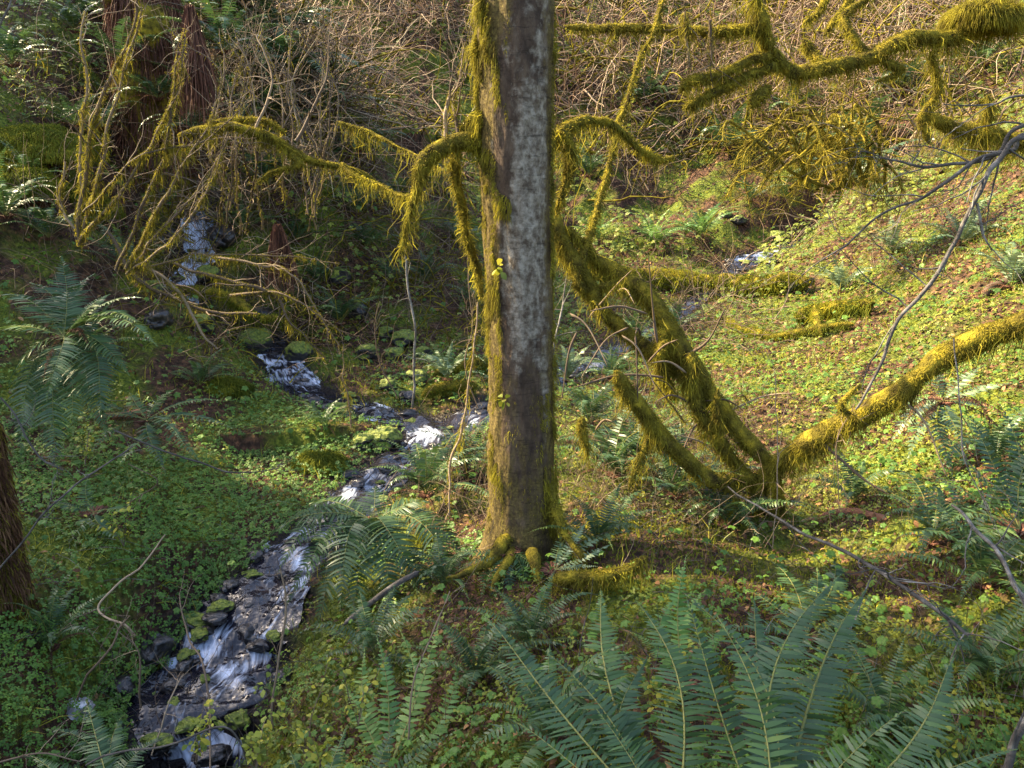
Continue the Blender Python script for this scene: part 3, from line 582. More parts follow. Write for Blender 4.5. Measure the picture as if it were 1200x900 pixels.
def hero_fern(base, tips, label, W=.085, kind='fern', pairs=56, lift=.16, dead=0, grp='big sword ferns in the foreground'):
    b = at(*base); t = thing('sword_fern', label, 'fern', b, grp)
    obj('crown', crown_mesh(), t).scale = (.6, .6, .6)
    for i, tp in enumerate(tips):
        q = at(tp[0], tp[1], tp[2]); L = np.linalg.norm(q - b)
        CV = bez(b, q, lift * L * (tp[3] if len(tp) > 3 else 1)); sd_ = nrm(np.cross(q - b, [0, 0, 1.0])); CV = CV + sd_ * (np.sin(np.linspace(0, np.pi * 1.25, len(CV))) * .07 * L * RNG.normal())[:, None]
        part('frond', frond_geo(CV, W * (.85 + .15 * min(L, 1.2)), int(pairs * min(max(L, .6), 1.15)), 5, seed=i + int(abs(base[0])), droop=.22), [M[kind], M['rachis']], t)
    for i in range(dead):
        f = obj('dead_frond', dead_set()[i % 3], t); f.rotation_euler = (0, 0, RNG.random() * 6.28); f.scale = (.5, .5, .5)
    return t
hero_fern((905, 1010, 1.55), [(965, 668, 2.35), (1140, 775, 2.05), (1010, 690, 2.6), (820, 690, 2.3), (880, 700, 2.5), (800, 700, 2.15, .6), (1060, 830, 1.7), (1195, 880, 1.7), (850, 720, 2.0)],
          'largest foreground fern with long upright fronds at the bottom, right of centre', W=.082, dead=2)
hero_fern((790, 990, 1.65), [(555, 722, 2.35), (690, 690, 2.6), (640, 760, 2.2), (760, 705, 2.5), (735, 770, 2.2), (600, 850, 1.9), (575, 905, 1.7), (700, 830, 1.9, .6)],
          'wide foreground fern whose fronds spread leftward, at bottom centre', W=.085, dead=2)
hero_fern((945, 745, 2.9), [(905, 655, 3.4), (985, 655, 3.5), (870, 690, 3.2), (1030, 700, 3.2), (880, 800, 2.5), (960, 665, 3.2), (1020, 760, 2.6), (840, 740, 2.9)], 'dark bluish fern tucked behind the largest foreground fern', W=.07, pairs=46)
hero_fern((800, 800, 2.5), [(780, 700, 2.9), (820, 690, 3.0), (740, 740, 2.7), (860, 730, 2.8), (800, 650, 2.9), (770, 850, 2.2)], 'yellowing fern with browned fronds between the two biggest foreground ferns', W=.05, kind='fern_young', pairs=46)
hero_fern((455, 905, 2.4), [(445, 745, 2.9), (480, 735, 2.95), (520, 725, 3.0), (420, 760, 2.9), (400, 800, 2.7), (550, 775, 2.8, .5), (500, 860, 2.3)], 'small yellow green fern with upright fronds, lower centre left', W=.05, kind='fern_young', pairs=40)
hero_fern((395, 1000, 2.1), [(335, 880, 2.4), (400, 850, 2.5), (470, 840, 2.45), (540, 850, 2.4), (590, 890, 2.3), (310, 930, 2.2), (450, 900, 2.0), (520, 935, 2.0)], 'low dark fern along the bottom edge below the yellow green fern', W=.06)
hero_fern((130, 930, 2.2), [(60, 850, 2.5), (100, 820, 2.6), (140, 840, 2.6), (190, 860, 2.4), (30, 890, 2.3), (170, 900, 2.1), (210, 905, 2.2), (80, 900, 2.0)], 'dark fern with short fronds in the bottom left corner beside the creek', W=.055)
hero_fern((438, 612, 4.1), [(322, 668, 3.8, 2), (335, 720, 3.7, 2.4), (372, 745, 3.6, 2.6), (318, 625, 4.1, 1.6), (360, 592, 4.3, 1.2), (415, 738, 3.6, 2.6), (462, 735, 3.6, 2.6), (508, 722, 3.65, 2.4), (545, 700, 3.75, 2.2), (548, 655, 3.95, 1.8), (505, 590, 4.2, 1.3), (440, 570, 4.3), (300, 645, 3.95, 1.8), (485, 700, 3.65, 2.6), (395, 715, 3.6, 2.6), (350, 690, 3.7, 2.2)],
          'arching blue green fern leaning over the creek, left of the trunk base', W=.14, pairs=54, lift=.26, dead=2, grp='sword ferns growing in the ravine')
hero_fern((593, 645, 3.68), [(560, 705, 3.5, 2), (575, 715, 3.45, 2), (600, 715, 3.45, 2), (620, 700, 3.5, 2), (535, 670, 3.6, 1.5), (520, 650, 3.7), (640, 680, 3.55, 1.5)], 'small drooping fern at the foot of the big trunk', W=.05, pairs=34, grp='sword ferns growing in the ravine')
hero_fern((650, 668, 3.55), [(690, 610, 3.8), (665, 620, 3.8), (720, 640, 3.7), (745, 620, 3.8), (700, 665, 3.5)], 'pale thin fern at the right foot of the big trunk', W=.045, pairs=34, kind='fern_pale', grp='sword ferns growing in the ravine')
hero_fern((75, 395, 5.0), [(55, 530, 4.75, 2.2), (90, 510, 4.7, 2), (35, 500, 4.8, 2), (110, 470, 4.75, 2), (165, 380, 4.9, 1.8), (150, 440, 4.8, 2), (130, 345, 5.2, 1), (75, 300, 5.3, .5), (185, 405, 4.8, 2), (20, 540, 4.7, 2.2), (105, 320, 5.3, .8), (170, 350, 5.1, 1.4), (65, 560, 4.65, 2.4), (130, 490, 4.65, 2.2), (40, 330, 5.3, 1), (0, 345, 5.2, 1.2), (-25, 400, 5.0, 1.5), (10, 450, 4.8, 2), (125, 515, 4.7, 2), (60, 470, 4.6, 2)],
          'large lush fern with drooping fronds against the left bank', W=.15, pairs=54, dead=3, lift=.22, grp='sword ferns growing in the ravine')
hero_fern((172, 492, 4.9), [(80, 498, 4.7, 1.6), (110, 475, 5.0, 1.4), (150, 460, 5.1, 1), (205, 455, 5.1, 1), (262, 470, 5.0, 1.4), (275, 505, 4.8, 1.5), (235, 545, 4.6, 1.6), (190, 555, 4.5, 1.6), (145, 550, 4.5, 1.6), (100, 535, 4.6, 1.5), (215, 520, 4.5, 1.6)],
          'dark flat fern with a red brown centre in the middle of the left bank', W=.075, pairs=40, dead=5, grp='sword ferns growing in the ravine')
hero_fern((110, 600, 4.1), [(80, 640, 3.9, 1.5), (140, 640, 3.9, 1.5), (160, 600, 4.0), (100, 560, 4.2), (60, 590, 4.1)], 'small dim fern on the left bank beside the tall brown stump', W=.06, pairs=30, grp='sword ferns growing in the ravine')
hero_fern((1195, 620, 2.9), [(1085, 500, 3.1, 1.2), (1080, 560, 3.0, 1.2), (1100, 610, 2.9, 1.2), (1130, 480, 3.2), (1175, 470, 3.2), (1110, 650, 2.7, 1.2), (1230, 500, 3.0)], 'soft blurred looking fern at the right edge under the thick limb', W=.075, pairs=44)
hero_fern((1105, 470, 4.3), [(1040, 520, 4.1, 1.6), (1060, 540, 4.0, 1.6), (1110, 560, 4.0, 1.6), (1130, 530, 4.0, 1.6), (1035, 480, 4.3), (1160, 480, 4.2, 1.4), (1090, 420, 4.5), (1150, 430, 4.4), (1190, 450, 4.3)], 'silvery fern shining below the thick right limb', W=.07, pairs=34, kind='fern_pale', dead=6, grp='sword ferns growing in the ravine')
# ordinary ferns: (px, py, radius, fronds, label, options)
FE = [
 (318, 268, .62, 18, 'fern with a red brown skirt beside the upper cascade', dict(dz=.35, dead=8)),
 (20, 120, .62, 16, 'fern high on the far left, in from the edge above the mossy hump', dict(dz=.35)),
 (95, 90, .60, 14, 'fern left of the rotten stump at the top', dict(dz=.5)),
 (92, 185, .55, 13, 'hanging fern just below the rotten stump on its left', dict(dz=.3, droop=20)),
 (12, 290, .60, 14, 'fern at the left edge below the mossy hump', dict(dz=.25)),
 (40, 230, .45, 11, 'little fern between the mossy hump and left edge fern', dict(dz=.1)),
 (400, 395, .55, 14, 'bright fern right of the middle waterfall', dict(dz=.15)),
 (375, 350, .45, 12, 'half hidden fern above the middle waterfall', dict(dz=.15)),
 (470, 250, .55, 13, 'dark fern in the hollow left of the trunk', dict(dz=.1)),
 (535, 290, .55, 13, 'dark fern touching the left side of the trunk, halfway up', dict(dz=.1)),
 (430, 300, .5, 12, 'dim fern above the green boulders', dict(dz=.1)),
 (525, 460, .50, 9, 'pale drooping fern on the stones left of the trunk', dict(kind='fern_pale', dz=.12)),
 (500, 600, .50, 14, 'feathery fern between the creek and the trunk', dict(kind='fern', dz=.12)),
 (545, 560, .45, 12, 'low fern leaning on the left of the lower trunk', dict(dz=.05)),
 (720, 575, .50, 15, 'dark fern in the hollow right of the lower trunk', dict(dz=.1)),
 (790, 600, .45, 14, 'dark fern under the forked mossy limbs', dict(dz=.1)),
 (690, 520, .50, 13, 'green fern behind the trunk beside the side creek', dict(dz=.15)),
 (850, 620, .42, 11, 'small fern below the base of the sprawling maple', dict(dz=.02)),
 (665, 452, .45, 9, 'pale fern at the edge of the side creek', dict(kind='fern_pale', dz=.05)),
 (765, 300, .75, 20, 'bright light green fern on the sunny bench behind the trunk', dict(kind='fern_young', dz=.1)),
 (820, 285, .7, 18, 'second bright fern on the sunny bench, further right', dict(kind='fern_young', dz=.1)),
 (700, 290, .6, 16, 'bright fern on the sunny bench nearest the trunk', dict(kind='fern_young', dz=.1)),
 (1000, 245, 1.1, 17, 'dark round fern below the overhanging bough', dict(dz=.35, droop=15)),
 (960, 200, 1.1, 17, 'dark fern on the slope under the overhanging bough', dict(dz=.35, droop=20)),
 (1060, 120, 1.1, 19, 'grey green fern on the slope behind the bough', dict(dz=.25, droop=20)),
 (1020, 165, 1.1, 14, 'fern hanging beneath the grey green fern behind the bough', dict(dz=.1, droop=25)),
 (1105, 205, .6, 12, 'fern in the dark hollow at upper right', dict(dz=.05)),
 (930, 140, 1.1, 14, 'sunlit fern seen between the bough and its stubs', dict(dz=.1, droop=20)),
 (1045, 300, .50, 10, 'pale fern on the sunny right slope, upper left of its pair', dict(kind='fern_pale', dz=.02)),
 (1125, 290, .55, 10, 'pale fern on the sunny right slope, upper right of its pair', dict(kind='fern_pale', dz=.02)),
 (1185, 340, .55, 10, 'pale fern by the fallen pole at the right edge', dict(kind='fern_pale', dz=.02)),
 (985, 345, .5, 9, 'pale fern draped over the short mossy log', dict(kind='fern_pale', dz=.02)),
 (1165, 560, .45, 10, 'fern rooted behind the right edge fern', dict(dz=.05)),
 (1150, 690, .45, 11, 'small fern amid the grey twigs at lower right', dict(dz=.02)),
 (650, 880, .42, 12, 'low fern filling the bottom between the two left foreground ferns', dict(dz=.02)),
 (560, 800, .36, 11, 'small fern beside the wide foreground fern on its left', dict(dz=.0)),
 (1040, 860, .36, 10, 'small fern under the right frond of the largest foreground fern', dict(dz=.0)),
 (1090, 640, .42, 11, 'fern in the shade below the silvery fern', dict(dz=.02)),
 (760, 130, 1.1, 16, 'fern on the far slope framed by the leaning mossy stem', dict(dz=.2, droop=15)),
 (850, 180, 1.1, 16, 'fern on the far slope under the lower stubs of the bough', dict(dz=.1, droop=15)),
 (1150, 90, 1.1, 16, 'fern on the far slope above the grey branches', dict(dz=.2, droop=15)),
 (1010, 30, .8, 14, 'fern high on the far slope behind the upper stubs', dict(dz=.2, droop=15)),
 (150, 330, .5, 13, 'fern between the big left fern and the vine stems', dict(dz=.1)),
 (290, 310, .45, 12, 'fern under the red brown skirt', dict(dz=.1)),
 (500, 340, .5, 13, 'fern behind the white barked sapling', dict(dz=.1)),
 (460, 340, .45, 12, 'fern just above the topmost green boulder', dict(dz=.1)),
 (555, 370, .45, 11, 'fern hidden behind the left side of the trunk', dict(dz=.1)),
 (110, 420, .45, 12, 'small fern behind the dark flat fern', dict(dz=.05)),
 (750, 555, .5, 15, 'dark fern below the blunt ended limb', dict(dz=.08)),
 (830, 585, .42, 13, 'dark fern squeezed under the limb junction', dict(dz=.04)),
 (700, 640, .36, 11, 'low fern right of the trunk foot by the moss mound', dict(dz=.0)),
 (520, 690, .34, 10, 'little fern in front of the arching creek fern', dict(dz=.0)),
 (440, 770, .36, 11, 'little fern on the right shore above the lower cascade', dict(dz=.0)),
 (620, 760, .34, 11, 'little fern behind the tip of the wide foreground fern', dict(dz=.0)),
 (1000, 590, .36, 10, 'little fern in the sun under the thick limb', dict(dz=.0)),
 (1150, 800, .40, 12, 'fern at the right edge beneath the silvery branch', dict(dz=.0)),
 (60, 760, .34, 10, 'little fern in the clover at lower left', dict(dz=.0)),
 (715, 455, .42, 13, 'fern leaning over the side creek just past the trunk', dict(dz=.1)),
 (745, 420, .45, 13, 'fern on the side creek between the two long limbs', dict(dz=.12)),
 (790, 400, .45, 12, 'fern behind the long limbs where the side creek bends', dict(dz=.1)),
 (60, 300, .5, 14, 'fern between the left edge fern and the big lush fern', dict(dz=.15)),
 (420, 270, .5, 14, 'fern in the dark gully straight above the creek fork', dict(dz=.2)),
 (350, 300, .45, 13, 'fern in the gully below the arching mossy branch', dict(dz=.15)),
 (235, 455, .35, 11, 'small fern on the bank above the creek bend', dict(dz=.02)),
 (380, 500, .32, 10, 'small fern on the bank tip inside the creek bend', dict(dz=.0)),
 (880, 240, .6, 12, 'fern above the far pool', dict(dz=.05)),
 (690, 210, .7, 14, 'fern on the far slope just right of the trunk', dict(dz=.05)),
]
for a in FE:
    fern(a[0], a[1], a[2], a[3] + 3, a[4], **a[5])

# ------------------------------------------------------------------ rotten stump with hanging roots, top left
def stump(px, py, Y, r, h, label, name, top_r=.8, matc='moss_core', N=9000, red=True):
    b = at(px, py, Y); b[2] = float(H(b[0:1], b[1:2])[0]) ; t = thing(name, label, 'stump', b)
    z = np.linspace(-.3, h, 50); P = np.stack([b[0] + 0 * z, b[1] + 0 * z, b[2] + z], 1); Rr = r * (top_r + (1 - top_r) * np.exp(-z / (h * .25)).clip(0, 1.5))
    part('trunk', Geo().add(tubes(P, Rr, 40, disp=r * .45, dscale=3)), [M[matc]], t)
    a = RNG.random(N) * 6.28; zz_ = h * RNG.random(N) ** .7; n3 = np.stack([np.cos(a), np.sin(a), 0 * a], 1)
    q = b + n3 * (np.interp(zz_, z, Rr) * (1.05 + .18 * fbm(np.cos(a) * 3, np.sin(a) * 3, zz_, 2, 81)))[:, None] + np.stack([0 * a, 0 * a, zz_], 1)
    l = (.10 + .22 * RNG.random(N)) * h * .4
    d = nrm(np.array([0, 0, -1.0]) + n3 * .25 + RNG.normal(size=(N, 3)) * .12)
    redp = fbm(a * 1.6, zz_ * .5, 0, 2, 83) > .0
    g = Geo().add(strips(np.stack([q, q + d * (l * .5)[:, None] + n3 * .01, q + d * l[:, None]], 1), .008 * (.5 + RNG.random((N, 1))) * np.array([[1, .8, .2]]), nrm(np.cross(d, RNG.normal(size=(N, 3))))))
    part('hanging_roots' if red else 'dead_moss', g, [M['rootred' if red else 'fern_dead']], t)
    return t, b
st, sb = stump(175, 95, 9.6, .42, 2.6, 'huge rotten stump with hanging red brown roots at top left', 'rotten_stump', .75)
# fallen fern skirts hanging on the stump
MATS = [(250, 70, 16, 1.0, 'fern mat hanging right of the red roots'), (290, 110, 16, .95, 'dark fern mat below the one beside the red roots'), (345, 130, 16, 1.0, 'trailing fern mat halfway down the dark mound'), (385, 170, 14, .85, 'lowest fern mat on the right flank of the dark mound'),
 (130, 60, 14, .7, 'fern growing out of the left side of the rotten stump'), (285, 40, 16, 1.0, 'fern crowning the dark mound right of the stump'), (200, 60, 12, .6, 'fern growing on the face of the rotten stump'), (330, 80, 16, .95, 'fern on the crest of the dark mound'),
 (310, 175, 14, .8, 'fern mat in the middle of the dark mound behind the arching branch'), (260, 150, 14, .8, 'fern mat just right of the stump foot behind the arching branch'), (420, 215, 13, .75, 'fern mat at the right end of the dark mound near the sagging branch')]
for px, py, n_, R, lab in MATS:
    fern(px, py, R, n_ + 8, lab, dz=.4, droop=24, dead=5, grp='ferns draped on the stump and mound at top left')
for px, py, R, n_, lab in [(140, 70, .7, 16, 'fern drooping from the left shoulder of the rotten stump'), (185, 115, .6, 15, 'fern drooping from the front of the rotten stump'), (262, 60, .8, 18, 'fern drooping from the right shoulder of the rotten stump'),
                           (120, 150, .6, 15, 'fern at the left foot of the rotten stump'), (225, 150, .6, 15, 'fern at the right foot of the rotten stump')]:
    fern(px, py, R, n_, lab, Y=9.15, droop=24, dead=5, grp='ferns draped on the stump and mound at top left')
def skirt(px, py, Y, wpx, hpx, N, label, name='hanging_root_mat', m='rootred'):
    c = at(px, py, Y); w_ = pxm(c, wpx); h_ = pxm(c, hpx); t = thing(name, label, 'root mat', c)
    a = RNG.random(N) * 6.28; r = w_ / 2 * np.sqrt(RNG.random(N)); fz = RNG.random(N) * (.4 + .6 * RNG.random(N)); r = r * (.25 + .75 * fz); q = c + np.stack([np.cos(a) * r, np.sin(a) * r * .6, -fz * h_ * .6], 1)
    l = h_ * (.25 + .4 * RNG.random(N)); d = nrm(np.array([0, 0, -1.0]) + RNG.normal(size=(N, 3)) * .10 + np.stack([np.cos(a), np.sin(a), 0 * a], 1) * .1)
    part('roots', Geo().add(strips(np.stack([q, q + d * (l * .5)[:, None], q + d * l[:, None]], 1), .012 * (.4 + RNG.random((N, 1))) * np.array([[1, .8, .3]]), nrm(np.cross(d, RNG.normal(size=(N, 3)))))), [M[m]], t)
skirt(222, 5, 8.6, 42, 130, 1500, 'hanging mat of red brown roots on the stump')
skirt(325, 262, 8.1, 38, 80, 900, 'red brown skirt of dead fronds under the fern beside the upper cascade')
st2, sb2 = stump(-12, 612, 3.3, .10, .88, 'tall brown moss covered stump at the left edge', 'mossy_stump', .75, N=6000, red=False)
zt = np.linspace(-.2, .9, 20); Pz = np.stack([sb2[0] + 0 * zt, sb2[1] + 0 * zt, sb2[2] + zt], 1)
part('moss', Geo().add(moss_on(Pz, np.interp(zt, [-.2, .9], [.12, .09]), 12000, .02, .06, .003, .4, 0, .35)), [M['moss']], st2)

# mossy humps
def hump(px, py, rpx, label, ry=.8, rz=.6, matn='green_moss', N=14000, Y=None, ln=.05):
    c = ground(px, py) if Y is None else at(px, py, Y); r = pxm(c, rpx); t = thing('moss_hummock', label, 'moss mound', c, 'moss mounds')
    u = RNG.random(N) * 6.28; v = np.arccos(RNG.random(N) * 1.15 - .15); n3 = np.stack([np.sin(v) * np.cos(u), np.sin(v) * np.sin(u), np.cos(v)], 1)
    th, ph = np.meshgrid(np.linspace(0, 2 * np.pi, 40, endpoint=False), np.linspace(.02, 1.8, 22))
    def shp(q): return q * np.array([1, ry, rz]) * (r * (1 + .45 * fbm(q[..., 0] * 1.8 + px, q[..., 1] * 1.8, q[..., 2] * 1.8, 3, 91)))[..., None]
    q = shp(np.stack([np.sin(ph) * np.cos(th), np.sin(ph) * np.sin(th), np.cos(ph)], -1)) * .97
    i, j = np.meshgrid(np.arange(40), np.arange(21)); b_ = (j * 40 + i).ravel(); b2 = (j * 40 + (i + 1) % 40).ravel()
    part('mound', Geo().add(((q + c).reshape(-1, 3), np.stack([b_, b2, b2 + 40, b_ + 40], -1), np.full(q.size // 3, .5))), [M['moss_core']], t)
    p = shp(n3) + c; d = nrm(n3 + RNG.normal(size=(N, 3)) * .5 - [0, 0, .5]); l = ln * (.4 + RNG.random(N))[:, None]
    part('moss', Geo().add(strips(np.stack([p, p + d * l * .5, p + nrm(d - [0, 0, .7]) * l], 1), .006 * np.array([[1, .9, .2]]) * np.ones((N, 1)), nrm(np.cross(d, RNG.normal(size=(N, 3)))))), [M[matn]], t)
hump(45, 185, 62, 'bright mossy hump at the upper left edge'); hump(30, 225, 45, 'smaller mossy hump under the bright hump at left')
hump(100, 250, 34, 'low mossy hump at the foot of the left vine stems'); hump(265, 455, 26, 'yellow green moss mound on the bank beside the middle waterfall', rz=.3, N=9000)
hump(375, 545, 26, 'yellow moss mound at the bend of the creek bank', rz=.5, N=7000); hump(500, 640, 22, 'little moss mound left of the trunk foot', N=4000, rz=.4)
hump(1150, 28, 40, 'moss cushion sitting on the overhanging bough', Y=5.7, rz=.5, N=9000, ln=.08, matn='moss'); hump(720, 615, 26, 'yellow moss mound right of the trunk foot', N=5000, rz=.4)

# ------------------------------------------------------------------ logs
def log(pts, name, label, matm='green_moss', **kw):
    Q = np.array([np.concatenate([at(a, b, c), [pxm(at(a, b, c), r)]]) for a, b, c, r in pts]); t = thing(name, label, 'log', Q[0, :3])
    kk = dict(sides=18, dens=11000, hang=.10, length=.04, hangp=.3, matm=matm); kk.update(kw); limbw(Q, 'wood', t, **kk); return t
def gl(px, py, up=0):                     # ground range of a picture point
    return float(ground(px, py + up)[1])
log([(690, 320, gl(700, 335), 10), (760, 322, gl(770, 338), 11), (850, 330, gl(850, 348), 11), (900, 330, gl(900, 346), 11), (955, 328, gl(955, 343), 8)], 'mossy_log', 'long sunlit mossy log lying across the hollow behind the limbs', width=.009)
log([(930, 372, gl(935, 384), 8), (965, 362, gl(965, 376), 9), (1025, 355, gl(1025, 370), 7)], 'mossy_log', 'short bright mossy log with a drooping end on the right slope', width=.008)
log([(955, 365, gl(955, 384), 6), (962, 385, gl(960, 394), 5), (965, 395, gl(965, 397), 3)], 'mossy_branch', 'stub bending down from the short bright log')
log([(1000, 380, gl(1000, 386), 5), (900, 392, gl(900, 398), 5), (840, 372, gl(840, 378), 5)], 'mossy_branch', 'thin mossy pole lying below the long sunlit log')
log([(645, 682, 3.35, 9), (690, 676, 3.3, 10), (725, 668, 3.3, 10), (762, 650, 3.35, 7)], 'mossy_branch', 'golden mossy branch lying at the right foot of the big trunk', 'moss', hang=.12, dens=16000)
log([(1150, 350, gl(1150, 352), 5), (1180, 332, gl(1180, 335), 6), (1240, 305, gl(1240, 308), 6)], 'fallen_pole', 'bare brown pole lying on the right slope', moss=False, matc='twig')
log([(510, 438, gl(510, 446), 9), (545, 430, gl(545, 438), 9), (575, 428, gl(575, 436), 8)], 'mossy_log', 'rounded mossy log end beside the left of the trunk')
log([(495, 466, gl(495, 474), 6), (520, 456, gl(520, 466), 8), (560, 452, gl(560, 462), 8)], 'mossy_log', 'pale mossy log below the rounded log end')
log([(200, 340, 8.0, 7), (260, 345, 7.8, 7), (300, 370, 7.5, 6), (330, 372, 7.4, 4)], 'mossy_log', 'mossy log bridging the upper cascade')
log([(115, 490, gl(115, 495), 4), (170, 482, gl(170, 488), 4)], 'fallen_stick', 'reddish stick in the dark flat fern', moss=False, matc='rootred')
log([(960, 605, gl(960, 608), 4), (1000, 600, gl(1000, 603), 5), (1040, 610, gl(1040, 612), 4)], 'fallen_stick', 'dark rotting stick lying in the sun below the limb', moss=False, matc='rootred')
log([(400, 735, 3.5, 3), (455, 690, 3.55, 4), (490, 668, 3.6, 4)], 'fallen_stick', 'grey stick under the arching creek fern', moss=False, matc='grey_twig')

# ------------------------------------------------------------------ rocks
import bmesh
RM = {}
def rock_mesh(i, mt):
    if (i, mt) not in RM:
        bm = bmesh.new(); bmesh.ops.create_icosphere(bm, subdivisions=4, radius=1)
        v = np.array([q.co[:] for q in bm.verts]); v = v * (1 + .75 * fbm(v[:, 0] * 1.3 + i * 7, v[:, 1] * 1.3, v[:, 2] * 1.3, 5, 50 + i))[:, None]; v = np.round(v / .38) * .38 * .35 + v * .65
        q = np.abs(v).max(1, keepdims=True); v = v * (1 - .25 * np.clip(q - .75, 0, 1))
        for k, b_ in enumerate(bm.verts): b_.co = v[k]
        me = bpy.data.meshes.new('rock'); bm.to_mesh(me); bm.free(); me.polygons.foreach_set('use_smooth', np.full(len(me.polygons), True)); me.materials.append(M[mt]); RM[(i, mt)] = me
    return RM[(i, mt)]
def rock(px, py, rpx, label, mt='mossy_rock', sc_=(1, .9, .7), Y=None, grp=None, i=None, sink=.25):
    c = ground(px, py) if Y is None else at(px, py, Y); r = pxm(c, rpx); i = int(RNG.integers(6)) if i is None else i
    o = obj('rock', rock_mesh(i, mt), None, (c[0], c[1], c[2] + r * sc_[2] * (1 - sink) * .6)); o.scale = (r * sc_[0], r * sc_[1], r * sc_[2]); o.rotation_euler = (0, 0, RNG.random() * 6.28)
    return tag(o, label, 'rock', grp)
for a in [(453, 395, 12, 'round bright mossy boulder, topmost above the creek fork'), (475, 402, 16, 'broad mossy boulder right of the topmost round one'), (497, 418, 11, 'mossy boulder on the right of the green boulder pile'),
          (462, 420, 12, 'mossy boulder in the middle of the green pile'), (490, 448, 14, 'lowest mossy boulder above the creek fork'), (455, 455, 12, 'flat mossy boulder between the two creek arms'), (430, 418, 14, 'dim mossy boulder left of the green pile'),
          (478, 470, 11, 'dark boulder in the notch of the creek fork', 'wet_rock'), (452, 520, 20, 'smooth mossy boulder at the creek bend', 'mossy_rock'), (425, 523, 14, 'mossy stone left of the bend boulder'),
          (460, 556, 10, 'small white stone at the water edge below the bend', 'pale_rock'), (446, 566, 6, 'pale pebble beside the white stone', 'pale_rock'), (300, 408, 20, 'dark boulder left of the middle waterfall', 'mossy_rock'), (352, 418, 16, 'mossy rock right of the middle waterfall'),
          (300, 385, 22, 'brown wet rock face above the middle waterfall', 'wet_rock'), (185, 380, 16, 'dark wet rock left of the upper cascade', 'wet_rock'), (238, 385, 16, 'mossy rock right of the upper cascade'), (243, 748, 16, 'black rock splitting the lower cascade', 'wet_rock'),
          (298, 750, 19, 'round dark rock in the lower cascade', 'wet_rock'), (232, 738, 12, 'wet rock at the left lip of the lower cascade', 'wet_rock'), (185, 765, 22, 'large black rock under the clover bank', 'wet_rock'), (235, 845, 16, 'mossy rock below the lower cascade pool'),
          (92, 838, 18, 'smooth reddish grey stone by the bottom left fern', 'pale_rock'), (145, 812, 16, 'dark rock on the left shore of the pool', 'wet_rock'), (330, 800, 14, 'dark rock on the right shore of the lower pool', 'wet_rock'), (280, 862, 14, 'wet rock beside the outflow at the bottom', 'mossy_rock'),
          (865, 262, 9, 'mossy rock above the far pool'), (905, 312, 8, 'dark rock right of the far pool', 'wet_rock'), (850, 255, 8, 'flat mossy rock at the head of the far pool'), (910, 280, 9, 'dim mossy rock beside the far pool'), (700, 436, 10, 'grey rock in the side creek just right of the trunk', 'pale_rock'), (640, 455, 12, 'mossy rock in the side creek at the trunk', 'mossy_rock'),
          (215, 590+10, 9, 'half buried stone in the clover of the left bank'), (340, 640, 8, 'brown stone at the foot of the clover bank', 'wet_rock'), (300, 655, 9, 'wet stone under the clover bank', 'wet_rock'), (262, 690, 9, 'wet stone left of the straight reach', 'wet_rock')]:
    rock(*a)
for a in [(190, 235, 16, 'mossy rock left of the head of the upper cascade', 'mossy_rock'), (255, 240, 18, 'mossy rock right of the head of the upper cascade', 'mossy_rock'), (200, 290, 16, 'black rock left of the upper cascade, halfway down', 'wet_rock'), (262, 290, 18, 'black rock right of the upper cascade, halfway down', 'wet_rock'),
          (180, 345, 15, 'mossy rock left of the foot of the upper cascade', 'mossy_rock'), (245, 345, 15, 'mossy rock right of the foot of the upper cascade', 'mossy_rock'), (420, 370, 13, 'dark rock in the shaded gully left of the topmost green boulder', 'wet_rock'), (400, 330, 14, 'mossy rock in the shaded gully under the dark mound', 'mossy_rock')]:
    rock(*a)
for C, n_ in ((ST[0], 190), (ST[1], 80)):
    for k in range(n_):
        c = C[int(RNG.integers(len(C) - 60)) + 20]; T = RNG.normal(size=2); T /= np.linalg.norm(T); d = c[3] / 2 * (RNG.random() ** .25) + RNG.random() * .10 - .03
        x, y = c[0] + T[0] * d, c[1] + T[1] * d; r = .014 + .055 * RNG.random() ** 2.5 + .002 * y; dark = RNG.random() < .6
        o = obj('stone', rock_mesh(k % 6, 'wet_rock' if dark else 'mossy_rock'), None, (x, y, max(float(H(np.array([x]), np.array([y]))[0]), c[2] - .03) + r * .2)); o.scale = (r * 1.25, r * .85, r * .5); o.rotation_euler = (0, 0, k)
        reach = 'side creek behind the trunk' if C is ST[1] else 'steep upper creek' if c[1] > 7.4 else 'creek between the fork and the lower cascade' if c[1] > 4.1 else 'lowest stretch of the creek'
        tag(o, ('small dark wet stone lining the ' if dark else 'small green mossed stone lining the ') + reach, 'stone', ('dark' if dark else 'mossed') + ' stones of the ' + reach)

